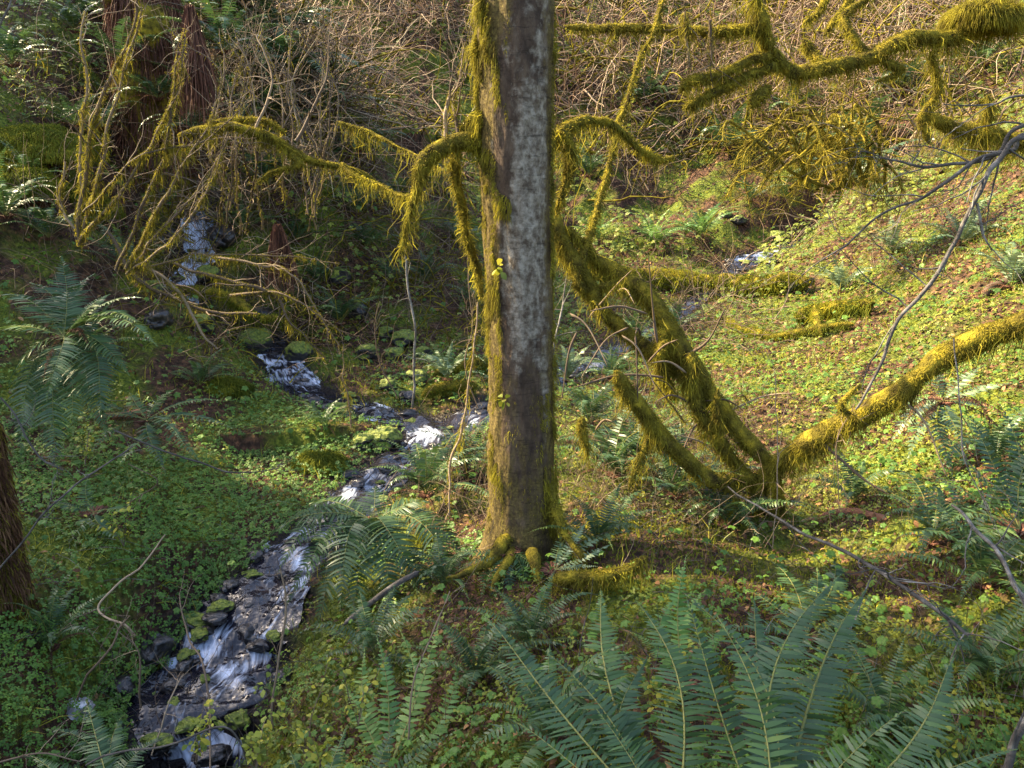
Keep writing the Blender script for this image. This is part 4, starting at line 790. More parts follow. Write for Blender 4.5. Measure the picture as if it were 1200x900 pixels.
# ------------------------------------------------------------------ vine stems and twigs
def curve_rand(p0, d0, L, K, wob, grav=0.0, n=1):
    """many wobbly curves at once"""
    p = p0.copy(); d = nrm(d0); out = [p.copy()]
    for k in range(K - 1):
        d = nrm(d + RNG.normal(size=d.shape) * wob + np.array([0, 0, -1.0]) * grav * np.atleast_1d(1.0)[:, None]); p = p + d * (L / (K - 1))[:, None]; out.append(p.copy())
    return np.stack(out, 1)
def stem_obj(pts, parent, name='stem', m='twig', mossn=0, side=8, sm='moss', sidelen=.35, hang=.08):
    Q = np.array([np.concatenate([at(a, b, c), [pxm(at(a, b, c), r) * (.5 if mossn else .62)]]) for a, b, c, r in pts]); L = np.linalg.norm(np.diff(Q[:, :3], axis=0), axis=1).sum()
    C = catmull(Q, max(int(L / .03), 10)); C[:, 3] = np.maximum(C[:, 3], .0012)
    C[:, :3] += np.stack([fbm(C[:, 0] * 3 + 9, C[:, 1] * 3, C[:, 2] * 3, 3, s) for s in (131, 132, 133)], 1) * .05
    g = Geo().add(tubes(C[:, :3], C[:, 3], 6))
    if side:
        i = (len(C) * (.15 + .85 * RNG.random(side))).astype(int).clip(0, len(C) - 2); T = nrm(C[i + 1, :3] - C[i, :3])
        P = curve_rand(C[i, :3], T + RNG.normal(size=(side, 3)) * .8, sidelen * (.4 + RNG.random(side)), 8, .18)
        g.add(tubes(P, np.linspace(1, .25, 8)[None] * np.maximum(C[i, 3] * .5, .0016)[:, None], 4))
        j = RNG.integers(0, side, side * 2); kk = RNG.integers(2, 6, side * 2); P2 = curve_rand(P[j, kk], RNG.normal(size=(side * 2, 3)) + T[j], sidelen * .4 * (.4 + RNG.random(side * 2)), 6, .2)
        g.add(tubes(P2, np.linspace(1, .4, 6)[None] * .0014 * np.ones((side * 2, 1)), 3))
    o = part(name, g, [M[m]], parent)
    if mossn:
        keep = []; gg = Geo()
        gg.add(moss_on(C[:, :3], C[:, 3] + .004, mossn, .016, hang, .0035, .3))
        for k in range(int(L * 3)):
            i0 = int(RNG.integers(0, max(len(C) - 8, 1))); seg = C[i0:i0 + int(RNG.integers(4, 8))]
            if len(seg) > 2: gg.add(moss_on(seg[:, :3], seg[:, 3] * 0 + .016, mossn, .02, hang * 1.3, .0035, .5))
        part('moss', gg, [M[sm]], o)
    return o
def shrub(name, label, base, stems, cat='shrub', grp=None, **kw):
    b = at(*base); b[2] = float(H(b[0:1], b[1:2])[0]); t = thing(name, label, cat, b, grp)
    for s_ in stems: stem_obj(s_, t, **kw)
    return t
G2 = 'moss clad vine stems on the left'
shrub('vine_shrub', 'tall moss clad vine stems fanning up in front of the rotten stump', (95, 280, 6.4), [
    [(92, 290, 6.3, 5), (100, 200, 6.3, 5), (118, 120, 6.3, 4), (150, 50, 6.3, 3), (168, -20, 6.3, 3)], [(95, 290, 6.3, 4), (120, 190, 6.2, 4), (140, 100, 6.2, 3), (165, 10, 6.2, 2)],
    [(98, 290, 6.3, 4), (95, 180, 6.5, 3), (100, 90, 6.5, 3), (95, 10, 6.6, 2)], [(90, 290, 6.3, 4), (130, 240, 6.1, 4), (165, 190, 6.0, 3), (205, 110, 6.0, 2), (215, 40, 6.0, 1.5)],
    [(100, 285, 6.3, 3), (70, 230, 6.4, 3), (78, 190, 6.4, 2)], [(100, 250, 6.2, 3), (160, 185, 6.0, 3), (240, 165, 6.0, 2), (290, 120, 6.0, 1)]], grp=G2, mossn=9000, side=11, hang=.05)
shrub('vine_shrub', 'leaning mossy vine stems rising from the left bank across the upper cascade', (150, 300, 6.2), [
    [(140, 320, 6.0, 4), (165, 250, 6.0, 4), (195, 180, 6.0, 3), (202, 130, 6.0, 4), (205, 70, 6.0, 2), (215, 30, 6.0, 1)], [(150, 320, 6.0, 4), (190, 240, 5.9, 4), (215, 190, 5.9, 3), (250, 140, 5.9, 2), (262, 90, 5.9, 1)],
    [(155, 320, 6.0, 4), (180, 285, 5.9, 4), (225, 235, 5.9, 3), (270, 165, 5.9, 1.6)], [(150, 325, 6.0, 3), (205, 280, 5.8, 3), (240, 230, 5.8, 2), (262, 180, 5.8, 1.2)],
    [(160, 320, 6.0, 3), (230, 300, 5.8, 2), (300, 300, 5.8, 1.5), (400, 305, 5.8, 1)]], grp=G2, mossn=9000, side=11, hang=.05)
shrub('vine_shrub', 'mossy vine stems sprawling over the middle waterfall', (260, 380, 6.4), [
    [(130, 270, 6.3, 4), (165, 330, 6.2, 5), (200, 350, 6.2, 4), (250, 365, 6.2, 4), (300, 370, 6.2, 3)], [(160, 300, 6.2, 3), (210, 345, 6.1, 4), (235, 390, 6.0, 3), (258, 412, 6.0, 2)],
    [(200, 310, 6.2, 3), (270, 330, 6.1, 4), (320, 350, 6.1, 4), (345, 380, 6.0, 2), (380, 420, 6.0, 1)], [(270, 345, 6.2, 4), (310, 345, 6.1, 3), (350, 350, 6.0, 2), (400, 385, 6.0, 1)],
    [(250, 300, 6.3, 4), (300, 310, 6.2, 3), (350, 330, 6.1, 2), (395, 400, 6.0, 1)]], grp=G2, mossn=8000, side=12, hang=.05)
for k, x0 in enumerate((255, 275, 300, 330, 360, 385)):
    shrub('vine_shrub', ['slender stems at the left end of the thin row on the dark mound', 'second clump of slender stems on the dark mound', 'third clump of slender stems in the middle of the dark mound', 'fourth clump of slender stems on the dark mound',
        'fifth clump of slender stems on the dark mound', 'slender stems at the right end of the dark mound'][k], (x0, 240, 7.6),
        [[(x0 + 14 * RNG.normal(), 215 + 60 * RNG.random(), 7.5 + RNG.random(), 2), (x0 + 10 * RNG.normal(), 180, 7.5, 2), (x0 + 18 * RNG.normal(), 100, 7.6, 1.5), (x0 + 30 * RNG.normal(), 30, 7.7, .8)] for q in range(3)], grp='slender stems on the dark mound', mossn=1500, side=14, hang=.03)
THIN = .7
bt = thing('mossy_branch', 'long drooping mossy branch arching over the fern by the upper cascade', 'branch', at(205, 155, 6.6))
limb([(203, 158, 6.6, 5), (240, 152, 6.6, 9), (280, 148, 6.6, 9), (325, 163, 6.6, 9), (345, 175, 6.6, 8), (370, 190, 6.6, 6), (420, 200, 6.6, 4), (450, 220, 6.6, 3), (478, 226, 6.6, 2)], 'limb', bt, hang=.07, dens=22000, hangp=.4, length=.02)
limb([(340, 178, 6.6, 6), (350, 192, 6.5, 7), (322, 200, 6.5, 5), (300, 215, 6.5, 3)], 'limb', bt, hang=.10, dens=15000)
limb([(240, 148, 6.7, 4), (270, 140, 6.7, 5), (310, 142, 6.7, 5), (335, 155, 6.7, 4)], 'limb', bt, hang=.08, dens=15000)
stem_obj([(345, 165, 6.6, 4), (380, 100, 6.7, 2), (385, 40, 6.8, 1)], bt, side=12); stem_obj([(300, 150, 6.6, 3), (320, 90, 6.7, 2), (300, 40, 6.8, 1)], bt, side=12)
bt2 = thing('mossy_branch', 'thin mossy branch sagging between the left thicket and the trunk', 'branch', at(400, 145, 5.5))
limb([(395, 142, 5.4, 2), (430, 152, 5.3, 5), (455, 165, 5.2, 3), (485, 180, 5.0, 2), (520, 200, 4.6, 2)], 'limb', bt2, hang=.10, dens=18000, hangp=.4, length=.015)
limb([(400, 190, 5.4, 3), (412, 205, 5.3, 5), (440, 215, 5.2, 3), (470, 228, 5.0, 3), (500, 225, 4.8, 2)], 'limb', bt2, hang=.10, dens=16000, hangp=.5)
GS = 'slim bare saplings around the trunk'
for lab, pts, m, ms in [
    ('white barked dead sapling standing left of the trunk over the creek', [(487, 480, 5.6, 2.2), (484, 400, 5.6, 2.2), (480, 340, 5.6, 2), (478, 300, 5.6, 1.8)], 'grey_twig', 0),
    ('mossy forked twig hanging down toward the creek beside the trunk', [(560, 355, 4.4, 2), (552, 420, 4.3, 2), (545, 490, 4.3, 3), (530, 540, 4.2, 3), (524, 600, 4.1, 2)], 'twig', 5000),
    ('thin brown sapling close to the left of the trunk', [(560, 480, 4.6, 1.2), (548, 430, 4.6, 1.2), (556, 380, 4.6, 1), (552, 300, 4.6, 1)], 'twig', 0),
    ('lichened twig upright at the creek fork', [(411, 500, 6.0, 2.4), (408, 465, 6.0, 2), (403, 435, 6.0, 1.4), (400, 400, 6, .8)], 'twig', 3000),
    ('thin bent sapling left of the creek fork', [(462, 470, 6, 1.2), (450, 430, 6, 1.2), (440, 390, 6, 1), (445, 350, 6, .8)], 'twig', 0),
    ('pale forked sapling in front of the side creek', [(645, 430, 5.0, 2), (652, 390, 5.0, 2), (662, 350, 5.1, 1.5), (668, 320, 5.1, 1)], 'grey_twig', 0),
    ('mossy upright stem above the drooping left branch stub', [(535, 165, 3.9, 4), (532, 120, 4.0, 4), (538, 90, 4.1, 2), (545, 50, 4.2, 1.5)], 'twig', 9000),
    ('mossy twin stem beside the left branch stub', [(520, 165, 3.9, 5), (521, 130, 3.9, 5), (526, 105, 3.9, 3)], 'twig', 9000),
    ('hairlike bare twig in front of the right hand meadow', [(905, 640, 3.4, 1), (912, 560, 3.4, 1), (907, 480, 3.4, 1), (910, 440, 3.4, .8)], 'twig', 0),
    ('fine leafless sapling on the sunny meadow', [(985, 600, 3.8, 1), (980, 520, 3.8, 1), (1000, 470, 3.8, .8)], 'twig', 0),
    ('mossy dangling stem hanging below the bough beside its stubs', [(800, 10, 5.2, 3), (806, 50, 5.2, 3), (808, 80, 5.2, 2)], 'twig', 9000),
    ('second dangling mossy stem under the bough', [(836, 20, 5.2, 4), (838, 60, 5.2, 4), (836, 80, 5.2, 2)], 'twig', 9000)]:
    b = at(*pts[0][:3]); t = thing('sapling', lab, 'sapling', b, GS); stem_obj(pts, t, m=m, mossn=ms, side=7, sidelen=.22)
GB = 'bare grey branches at the right'
for lab, pts, r in [
    ('long grey dead branch reaching down from the upper right edge', [(1620, 430, 3.4, 10), (1420, 170, 3.3, 7), (1215, 150, 3.2, 5), (1180, 175, 3.2, 5), (1145, 190, 3.2, 4), (1090, 225, 3.2, 3), (1040, 250, 3.2, 2.4), (990, 290, 3.2, 1.6), (945, 325, 3.2, 1)], 10),
    ('second grey dead branch parallel to the upper right one', [(1640, 420, 3.5, 9), (1440, 150, 3.35, 6), (1215, 140, 3.25, 4), (1160, 185, 3.25, 4), (1100, 190, 3.25, 3), (1050, 185, 3.25, 2), (1010, 180, 3.25, 1)], 12),
    ('dark dead branch crossing the sunny slope down toward the thick limb', [(1640, 450, 3.2, 9), (1420, 190, 3.15, 7), (1215, 155, 3.1, 5), (1165, 195, 3.1, 5), (1130, 250, 3.1, 4), (1095, 315, 3.1, 4), (1055, 380, 3.1, 3.5), (1035, 425, 3.1, 3), (1005, 480, 3.1, 2)], 14),
    ('short dark branch hanging off the crossing one', [(1140, 240, 3.1, 3), (1150, 280, 3.1, 2.4), (1160, 300, 3.1, 1)], 4),
    ('pale brown dead branch slanting through the lower right', [(860, 572, 3.2, 1.5), (930, 620, 3.0, 2.5), (1000, 650, 2.8, 3.5), (1060, 690, 2.6, 4), (1100, 722, 2.5, 4), (1135, 750, 2.45, 3)], 14),
    ('silvery birch like branch at the right edge', [(1120, 590, 2.8, 2.5), (1145, 612, 2.7, 3.5), (1170, 640, 2.6, 4), (1185, 680, 2.5, 4.5), (1215, 735, 2.4, 5)], 10),
    ('lichen spotted branch in the bottom right corner', [(1168, 905, 1.9, 8), (1185, 870, 1.9, 8), (1205, 840, 1.9, 8), (1240, 790, 1.9, 7)], 2),
    ('fine curved dark twig in front of the silvery fern', [(1118, 400, 2.8, 1.5), (1128, 470, 2.8, 1.5), (1125, 530, 2.8, 1.4), (1150, 570, 2.8, 1), (1165, 620, 2.8, .8)], 5),
    ('thin grey twig above the far slope at right edge', [(1660, 410, 3.6, 8), (1420, 130, 3.5, 5), (1215, 105, 3.4, 3), (1170, 115, 3.4, 2), (1110, 120, 3.4, 1)], 5)]:
    b = at(*pts[0][:3]); t = thing('dead_branch', lab, 'branch', b, GB); stem_obj(pts, t, m='grey_twig', side=r, sidelen=.3)
GL = 'bare twigs over the left bank and the creek'
for lab, pts in [
    ('long white twig lying along the top of the left bank', [(135, 505, 4.2, 1.5), (185, 525, 4.2, 1.6), (240, 545, 4.2, 1.6), (285, 555, 4.2, 1.2), (325, 550, 4.2, .8)]),
    ('white twig curving beside the brown stump', [(0, 465, 3.2, 1.6), (25, 500, 3.2, 1.8), (45, 540, 3.2, 1.8), (70, 555, 3.2, 1.2)]),
    ('pale twig sloping up from the bottom left of the stump', [(0, 660, 3.0, 1.8), (50, 605, 3.1, 1.8), (100, 560, 3.3, 1.6), (155, 525, 3.5, 1.2)]),
    ('bent twig crossing the clover bank', [(195, 630, 3.5, 1.2), (165, 665, 3.2, 1.8), (135, 690, 3.0, 2), (118, 715, 2.9, 2), (145, 735, 2.8, 2), (155, 750, 2.8, 1.6)]),
    ('forked twig rising over the lower cascade', [(248, 900, 2.3, 1.8), (250, 830, 2.5, 2), (240, 780, 2.6, 2), (222, 750, 2.7, 1.8), (213, 700, 2.8, 1)]),
    ('straight upright twig with a forked top above the creek', [(325, 850, 2.7, 2), (332, 780, 2.7, 2), (334, 715, 2.7, 2), (325, 665, 2.7, 1.2)]),
    ('fork headed stick in front of the clover edge', [(95, 820, 2.8, 2), (130, 760, 2.8, 2), (138, 740, 2.8, 1.6), (150, 725, 2.8, 1)]),
    ('long pale twig sweeping along the bottom left', [(95, 905, 2.1, 2), (150, 880, 2.1, 2), (210, 865, 2.1, 2), (265, 850, 2.1, 2), (285, 870, 2.1, 1.6), (290, 900, 2.1, 1)]),
    ('thin diagonal twig across the lower pool', [(175, 885, 2.4, 1.4), (200, 820, 2.5, 1.4), (215, 790, 2.6, 1)]),
    ('upright twig in the pool left of the cascade', [(160, 830, 2.6, 2), (165, 780, 2.6, 1.8), (158, 760, 2.6, 1), (140, 745, 2.6, .8)]),
    ('brown twig in the bottom left corner', [(0, 895, 2.1, 1.8), (50, 885, 2.1, 1.6), (90, 900, 2.1, 1)]),
    ('leaning twig in front of the middle of the foreground', [(470, 880, 2.4, 1.6), (485, 815, 2.5, 1.8), (505, 760, 2.6, 1.6), (530, 695, 2.8, 1)]),
    ('red twig dangling above the left thicket', [(150, 545, 4.2, 1), (185, 560, 4.2, 1), (155, 590, 4.2, .8)]),
    ('pale stick poking up behind the lower foreground fern', [(0, 40, 4.0, 2), (12, 15, 4.0, 2), (18, -20, 4.0, 1)])]:
    b = at(*pts[0][:3]); t = thing('bare_twig', lab.replace('pale stick poking up behind the lower foreground fern', 'pale stick in the top left corner'), 'twig', b, GL); stem_obj(pts, t, m='grey_twig' if 'white' in lab or 'pale' in lab else 'twig', side=5, sidelen=.16)
# fresh leaved shoots
for k, (px, py, Y, h, lab) in enumerate([(360, 890, 2.2, 140, 'tall leafy shoot right of the lower cascade'), (230, 895, 2.2, 90, 'leafy shoot in front of the creek pool'), (300, 900, 2.1, 60, 'short leafy shoot at the bottom beside the outflow'), (375, 900, 2.1, 50, 'lowest leafy shoot near the bottom edge'),
        (145, 640, 3.4, 70, 'pale leaved shoot below the flat fern'), (780, 850, 2.2, 110, 'bright leafy shoot among the foreground fronds'), (420, 850, 2.4, 110, 'leafy shoot beside the yellow green fern'), (100, 545, 4.0, 60, 'leafy shoot on the left bank under the large fern'), (720, 900, 2.0, 60, 'leafy shoot at bottom centre'), (1100, 890, 2.1, 60, 'leafy shoot near the bottom right corner')]):
    b = at(px, py, Y); t = thing('leafy_shoot', lab, 'seedling', b, 'fresh leafy shoots'); hh = pxm(b, h)
    P = curve_rand(np.repeat(b[None], 3, 0), np.array([[.15, .1, 1], [-.2, .1, 1], [.05, -.1, 1.0]]), hh * np.array([1, .75, .6]), 9, .10)
    part('stem', Geo().add(tubes(P, np.linspace(.0022, .001, 9)[None] * np.ones((3, 1)), 5)), [M['twig']], t)
    g = Geo()
    for q in range(3):
        for j in (3, 5, 6, 8): g.add(leaf_fan(P[q, j], 7, .021, .026, .5))
    part('leaves', g, [M['fresh']], t)

# mossy hanging shrub, right of centre at the top
hs = thing('moss_draped_shrub', 'broad shrub draped in hanging moss under the overhanging bough', 'shrub', ground(980, 215))
for k in range(18):
    x1 = 860 + 190 * k / 17 + 8 * RNG.normal(); y1 = 130 + 70 * RNG.random() + .12 * abs(x1 - 960); x0 = 985 + 22 * RNG.normal()
    stem_obj([(x0, 222, 8.8, 4), ((x0 * .6 + x1 * .4), 160 + 25 * RNG.normal(), 8.6 + .6 * RNG.random(), 4), (x1, y1, 8.4 + .8 * RNG.random(), 3), (x1 + 14 * np.sign(x1 - x0), y1 + 22, 8.4, 1.5)], hs, name='branch', m='moss_core', mossn=2600, side=12, sidelen=.6, hang=.12)

# ------------------------------------------------------------------ ground plants and thickets (uncountable)
def scatter(N, y0=1.5, y1=24, spread=.92, off=1.3):
    y = y0 * (y1 / y0) ** RNG.random(N); x = (RNG.random(N) * 2 - 1) * (spread * y + off); return x, y
def pix(x, y, z):
    d = np.stack([x, y, z], -1) - CAM; dep = d @ fw; return 600 + FPX * d[:, 0] / dep, 450 - FPX * (d @ upv) / dep
def gnorm(x, y):
    e = .04; dx = (H(x + e, y) - H(x - e, y)) / (2 * e); dy = (H(x, y + e) - H(x, y - e)) / (2 * e); return nrm(np.stack([-dx, -dy, np.ones_like(dx)], -1))
lineX = ST[0][::20, 0]; lineY = ST[0][::20, 1]
def leftbank(x, y): return smooth(.0, -.3, x - np.interp(y, lineY[::-1], lineX[::-1])) * smooth(7.6, 6.5, y)
def clover(N, name, label, maskf, matn, size, y1=20, hmax=.06, rb=0.0, leaf=3, y0=1.5):
    x, y = scatter(N, y0, y1); d, _ = stream_d(x, y); m = maskf(x, y) * (d > .02 + .14 * (y > 7) + .12 * RNG.random(len(x)) * (x > np.interp(y, lineY[::-1], lineX[::-1]))); k = RNG.random(len(x)) < m; x, y = x[k], y[k]
    z = H(x, y); n_ = len(x); g3 = gnorm(x, y); c = np.stack([x, y, z], -1) + g3 * (.01 + hmax * RNG.random(n_) ** .8)[:, None]
    s = size * (.55 + .7 * RNG.random(n_)) * (1 + .10 * np.maximum(y - 3, 0)); a = RNG.random(n_) * 6.28; up = nrm(g3 * .8 + RNG.normal(size=(n_, 3)) * .28 + [0, 0, .4] + np.array([0, -.25, 0]))
    e1 = nrm(np.cross(up, nrm(np.stack([np.cos(a), np.sin(a), 0 * a], 1)))); e2 = np.cross(up, e1); G = Geo(); r0 = np.clip(RNG.random(n_) * .75 + .25 * (fbm(x * 2.5, y * 2.5, 0, 2, 201) + .5) + rb, 0, 1)
    for j in range(leaf):
        q = j * 2 * np.pi / leaf; dd = e1 * np.cos(q) + e2 * np.sin(q); sd = np.cross(up, dd)
        G.add(strips(np.stack([c, c + dd * (s * .3)[:, None] + up * (s * .08)[:, None], c + dd * (s * .42)[:, None] + up * (s * .08)[:, None], c + dd * (s * .62)[:, None] - up * (s * .06)[:, None]], 1), s[:, None] * np.array([[.05, .42, .48, .12]]), sd, r0))
    tag(obj(name, G.mesh(name, [M[matn]])), label, 'ground cover', kind='stuff')
def blob(x, y, px, py, r):
    p = BL.setdefault((px, py), ground(px, py)); return np.exp(-((x - p[0]) ** 2 + (y - p[1]) ** 2) / (r * r))
BL = {}
patch = lambda x, y, s, seed, lo=-.1, hi=.15: smooth(lo, hi, fbm(x * s, y * s, 0, 3, seed))
def m_clover(x, y):
    lb = leftbank(x, y) * (1 - .55 * smooth(5.6, 6.6, y)); r = .08 + .42 * patch(x, y, 1.6, 301, -.05, .2); r = np.where(y > 9, r * .5, r) * np.where(y > 13, .35, 1)
    bare = .9 * np.clip(blob(x, y, 40, 640, .35) + blob(x, y, 200, 440, .3) + blob(x, y, 1060, 760, .3) + blob(x, y, 760, 570, .6) + blob(x, y, 700, 610, .4) + blob(x, y, 840, 620, .35) + blob(x, y, 520, 590, .4) + blob(x, y, 480, 720, .3) + blob(x, y, 600, 740, .25) + blob(x, y, 300, 330, .9) + blob(x, y, 480, 330, 1.0) + blob(x, y, 150, 150, 1.2) + blob(x, y, 75, 440, .55) + blob(x, y, 175, 510, .35) + blob(x, y, 420, 390, .6) + blob(x, y, 120, 300, .9) + blob(x, y, 360, 700, .25), 0, 1)
    r = r * np.where((y < 3.4) & (lb < .3), .55, 1) * np.where((x > .4) & (y > 3.6), .6, 1)
    return np.clip(np.maximum(lb * (.8 + .2 * patch(x, y, 3, 303, -.35, -.05)), r) - bare, 0, 1)
clover(300000, 'clover_carpet', 'green three leaved clover like carpet over the banks', m_clover, 'clover', .023)
def m_yel(x, y): return np.clip((x > .1) * smooth(3.2, 4.2, y) * (.35 + .6 * patch(x, y, 1.2, 305, -.15, .15)) - .9 * (blob(x, y, 760, 570, .6) + blob(x, y, 700, 610, .4) + blob(x, y, 840, 620, .35)), 0, 1) * smooth(14, 11, y)
clover(70000, 'sunny_ground_cover', 'yellow green low herbs on the sunny meadow', m_yel, 'fresh', .022, 14, .04, -.1, 3, 3.0)
clover(42000, 'slope_foliage', 'low olive green leaves covering the far slope in patches', lambda x, y: patch(x, y, .45, 333, -.1, .1) * smooth(8, 11, y), 'fresh', .035, 24, .35, -.25, 4, 7.5)
clover(30000, 'grassy_herbs', 'narrow leaved herbs mixed among the clover', lambda x, y: patch(x, y, 1.1, 341, -.05, .15), 'fresh', .03, 12, .07, -.2, 2)
clover(9000, 'bank_herbs', 'larger leaved herbs dotted over the banks', lambda x, y: np.clip(.25 + .4 * patch(x, y, 2, 309), 0, 1) * smooth(12, 9, y), 'clover', .032, 12, .12, -.1, 5)

def litter(N, name, label, maskf, matn, size, y1=18):
    x, y = scatter(N, 1.5, y1); d, _ = stream_d(x, y); k = RNG.random(N) < maskf(x, y) * (d > .03); x, y = x[k], y[k]; n_ = len(x); g3 = gnorm(x, y); c = np.stack([x, y, H(x, y)], -1) + g3 * (.006 + .02 * RNG.random((n_, 1)))
    up = nrm(g3 + RNG.normal(size=(n_, 3)) * .35); a = nrm(np.cross(up, RNG.normal(size=(n_, 3)))); s = (size * (.5 + RNG.random(n_)) * (1 + .09 * np.maximum(y - 3, 0)))[:, None]
    tag(obj(name, Geo().add(strips(np.stack([c - a * s / 2, c - a * s * .1 + up * s * .12, c + a * s * .25 + up * s * .1, c + a * s / 2], 1), s * np.array([[.1, .55, .45, .05]]), np.cross(up, a))).mesh(name, [M[matn]])), label, 'leaf litter', kind='stuff')
litter(110000, 'leaf_litter', 'dead brown and orange leaves lying on the forest floor', lambda x, y: np.clip(.35 + .5 * patch(x, y, 1.5, 401, 0, .3) + .4 * smooth(1.5, 3.5, x), 0, 1) * (1 - .7 * leftbank(x, y)) * (.35 + .65 * smooth(4.2, 5.2, y)), 'litter', .028)

def moss_carpet(N, name, label, maskf, matn, ln, y1=22, wd=.006, cat='moss', up=.8, yy0=1.6):
    x, y = scatter(N, yy0, y1); d, _ = stream_d(x, y); k = RNG.random(N) < maskf(x, y) * (d > .02); x, y = x[k], y[k]; n_ = len(x); g3 = gnorm(x, y); c = np.stack([x, y, H(x, y)], -1) - g3 * .003
    s = (ln * (.4 + RNG.random(n_)) * (1 + .08 * np.maximum(y - 3, 0)))[:, None]; d1 = nrm(g3 * up + RNG.normal(size=(n_, 3)) * .45 + [0, 0, up * .3]); d2 = nrm(d1 + RNG.normal(size=(n_, 3)) * .3 - [0, 0, .5])
    W_ = wd * (1 + .14 * np.maximum(y - 3, 0))[:, None]
    tag(obj(name, Geo().add(strips(np.stack([c, c + d1 * s * .5, c + d1 * s * .5 + d2 * s * .5], 1), W_ * np.array([[1, .85, .15]]), nrm(np.cross(d1, RNG.normal(size=(n_, 3)))))).mesh(name, [M[matn]])), label, cat, kind='stuff')
moss_carpet(260000, 'moss_carpet', 'yellow green moss growing over the forest floor', lambda x, y: np.clip(.45 + .6 * patch(x, y, 1.4, 405, -.2, .1), 0, 1) * (1 - .5 * leftbank(x, y)), 'green_moss', .03)
moss_carpet(26000, 'grass', 'thin green grass tufts between the ferns', lambda x, y: patch(x, y, 1.3, 407, .0, .25), 'fresh', .12, 15, .004, 'grass', 1.2)

def tangle(N, name, label, regions, L, K, r, matn, lift=.5, wob=.2, grav=.05, cat='thicket', upd=.8, bigk=True):
    P = []; RR = []
    for (x0, x1, y0, y1, wgt) in regions:
        n_ = int(N * wgt); px = x0 + (x1 - x0) * RNG.random(n_ // 6 + 1); py = y0 + (y1 - y0) * RNG.random(n_ // 6 + 1)
        b = np.array([ground(a, c) for a, c in zip(px[:160], py[:160])]); b = b[RNG.integers(0, len(b), n_)]
        b = b + RNG.normal(size=b.shape) * np.array([.35, .5, 0]) * (b[:, 1:2] / 8); b[:, 2] = H(b[:, 0], b[:, 1]) + lift * RNG.random(n_) ** 2
        d0 = RNG.normal(size=(n_, 3)) * np.array([1, .6, .5]) + [0, 0, upd]; l = L * (.3 + RNG.random(n_)); P.append(curve_rand(b, d0, l, K, wob, grav)); RR.append(r * (.5 + RNG.random(n_)) * (b[:, 1] / 8).clip(.6, 3))
    P = np.concatenate(P); RR = np.concatenate(RR)
    kp = fbm(P[:, 0, 0] * .7, P[:, 0, 1] * .7, 0, 3, 77) > -.22 if lift > .3 else np.ones(len(P), bool); P = P[kp]; RR = RR[kp]
    tag(obj(name, Geo().add(tubes(P, RR[:, None] * np.linspace(1, .3, K)[None], 3)).mesh(name, [M[matn]])), label, cat, kind='stuff')
tangle(9500, 'cane_thicket', 'pinkish brown bare canes matted over the far slope', [(250, 570, -60, 190, .42), (640, 1000, -60, 180, .26), (980, 1240, -60, 120, .12)], 1.7, 10, .0042, 'cane', .6, .22, .09)
tangle(1500, 'mossy_cane_thicket', 'mossy olive canes matted over the far slope', [(250, 570, -60, 190, .25), (640, 1000, -60, 200, .45), (980, 1240, -60, 160, .3)], 1.7, 10, .011, 'moss', .5, .25, .09)
tangle(1200, 'dark_cane_thicket', 'dark brown stems among the canes of the far slope', [(250, 570, -60, 200, .3), (640, 1240, -60, 200, .7)], 1.7, 10, .009, 'twig', .4, .25, .09)
tangle(4200, 'dark_twig_tangle', 'dark thin twigs tangled through the shaded left side', [(60, 560, 110, 400, .5), (680, 1160, 150, 300, .25), (640, 860, 330, 420, .13)], .9, 9, .0034, 'twig', .35, .22, .05)
tangle(1000, 'fallen_twigs', 'small sticks lying about on the ground', [(0, 400, 480, 880, .35), (640, 1200, 380, 880, .65)], .35, 6, .0026, 'grey_twig', .03, .12, .05, 'twigs', -.1)
tangle(260, 'foreground_stems', 'thin brown stems standing among the foreground ferns', [(150, 600, 720, 890, .6), (900, 1200, 620, 890, .4)], .5, 9, .0018, 'twig', .05, .12, .0, 'stems', 1.2)
tangle(1500, 'hollow_twig_tangle', 'brown twigs matted in the hollow under the forked limbs', [(660, 880, 480, 630, .8), (490, 570, 520, 640, .2)], .45, 8, .0028, 'twig', .15, .25, .03)
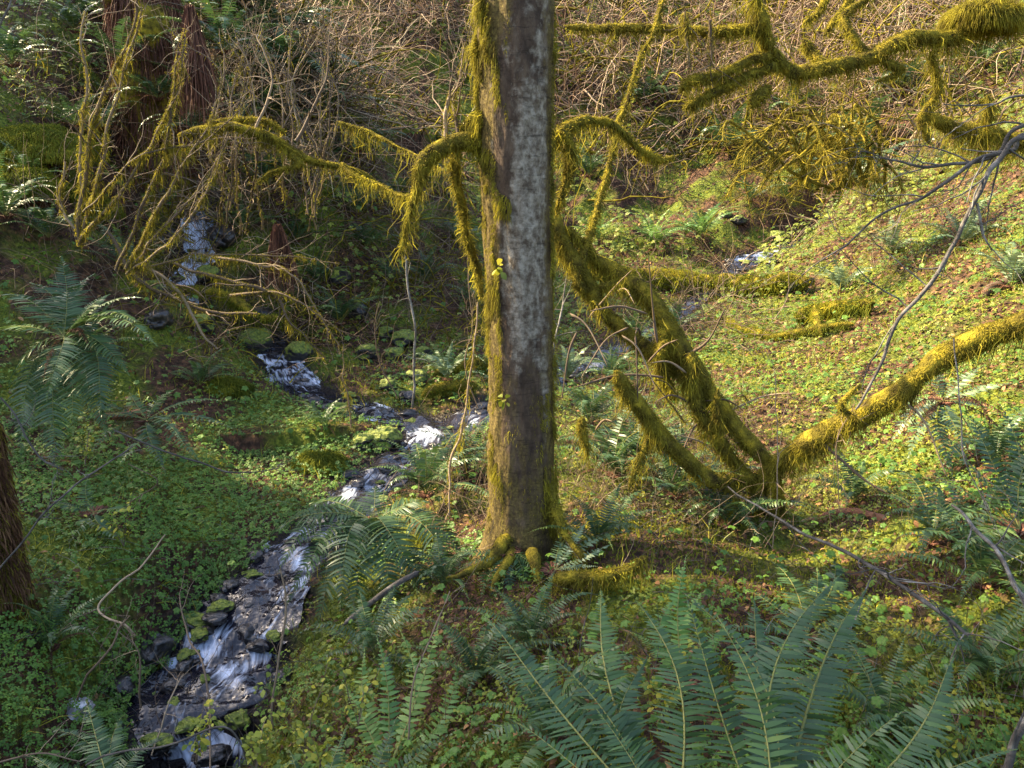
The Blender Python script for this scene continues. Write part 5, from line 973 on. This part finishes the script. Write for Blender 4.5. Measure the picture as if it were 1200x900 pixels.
tangle(700, 'hanging_moss_threads', 'mossy threads caught in the shaded thicket', [(180, 560, 200, 400, 1)], .5, 7, .007, 'moss', .5, .2, .05)

# ------------------------------------------------------------------ neighbouring trees outside the picture whose crowns shade the left and the foreground
hz = np.array([-math.sin(SUN_AZ), math.cos(SUN_AZ)]); pr = np.array([math.cos(SUN_AZ), math.sin(SUN_AZ)])
def conifer(a, q, top, rad, low, label, N=5200):
    x, y = hz * q + pr * a; z0 = float(H(np.array([x]), np.array([y]))[0]); b = np.array([x, y, z0]); t = thing('fir_tree', label, 'tree', b, 'firs shading the ravine')
    hgt = top - z0; zt = np.linspace(-.3, hgt, 30); part('trunk', Geo().add(tubes(np.stack([x + 0 * zt, y + 0 * zt, z0 + zt], 1), np.interp(zt, [0, hgt], [.28, .03]), 12, disp=.03)), [M['grey_twig']], t)
    u = RNG.random(N); zz_ = low + (hgt - low) * u; rr_ = rad * (1.05 - u ** 1.5) * np.sqrt(RNG.random(N)); an = RNG.random(N) * 6.28
    c = b + np.stack([np.cos(an) * rr_, np.sin(an) * rr_, zz_], 1); d = nrm(np.stack([np.cos(an), np.sin(an), -.3 + 0 * an], 1) + RNG.normal(size=(N, 3)) * .4); s = .35
    part('crown', Geo().add(strips(np.stack([c - d * s * .6, c, c + d * s * .6], 1), .26 * np.array([[.5, 1, .3]]) * np.ones((N, 1)), nrm(np.cross(d, RNG.normal(size=(N, 3)))))), [M['fern']], t)
FT = [(2.0, 18, 26, 1.75, 2.5, 'tallest fir on the left shading the foreground'), (.1, 17, 19, 1.9, 2.5, 'fir behind the viewer on the left'), (-1.8, 16, 17, 1.7, 2.5, 'fir furthest behind the viewer'),
      (4.0, 21, 13.9, 1.3, 1.5, 'low fir left of the ravine'), (5.8, 22, 14.3, 1.5, 1.5, 'second low fir left of the ravine'), (7.6, 22, 14.6, 1.5, 1.5, 'third low fir left of the ravine'), (9.2, 23, 14.8, 1.0, 1.5, 'last low fir left of the ravine')]
for f in FT: conifer(*f)
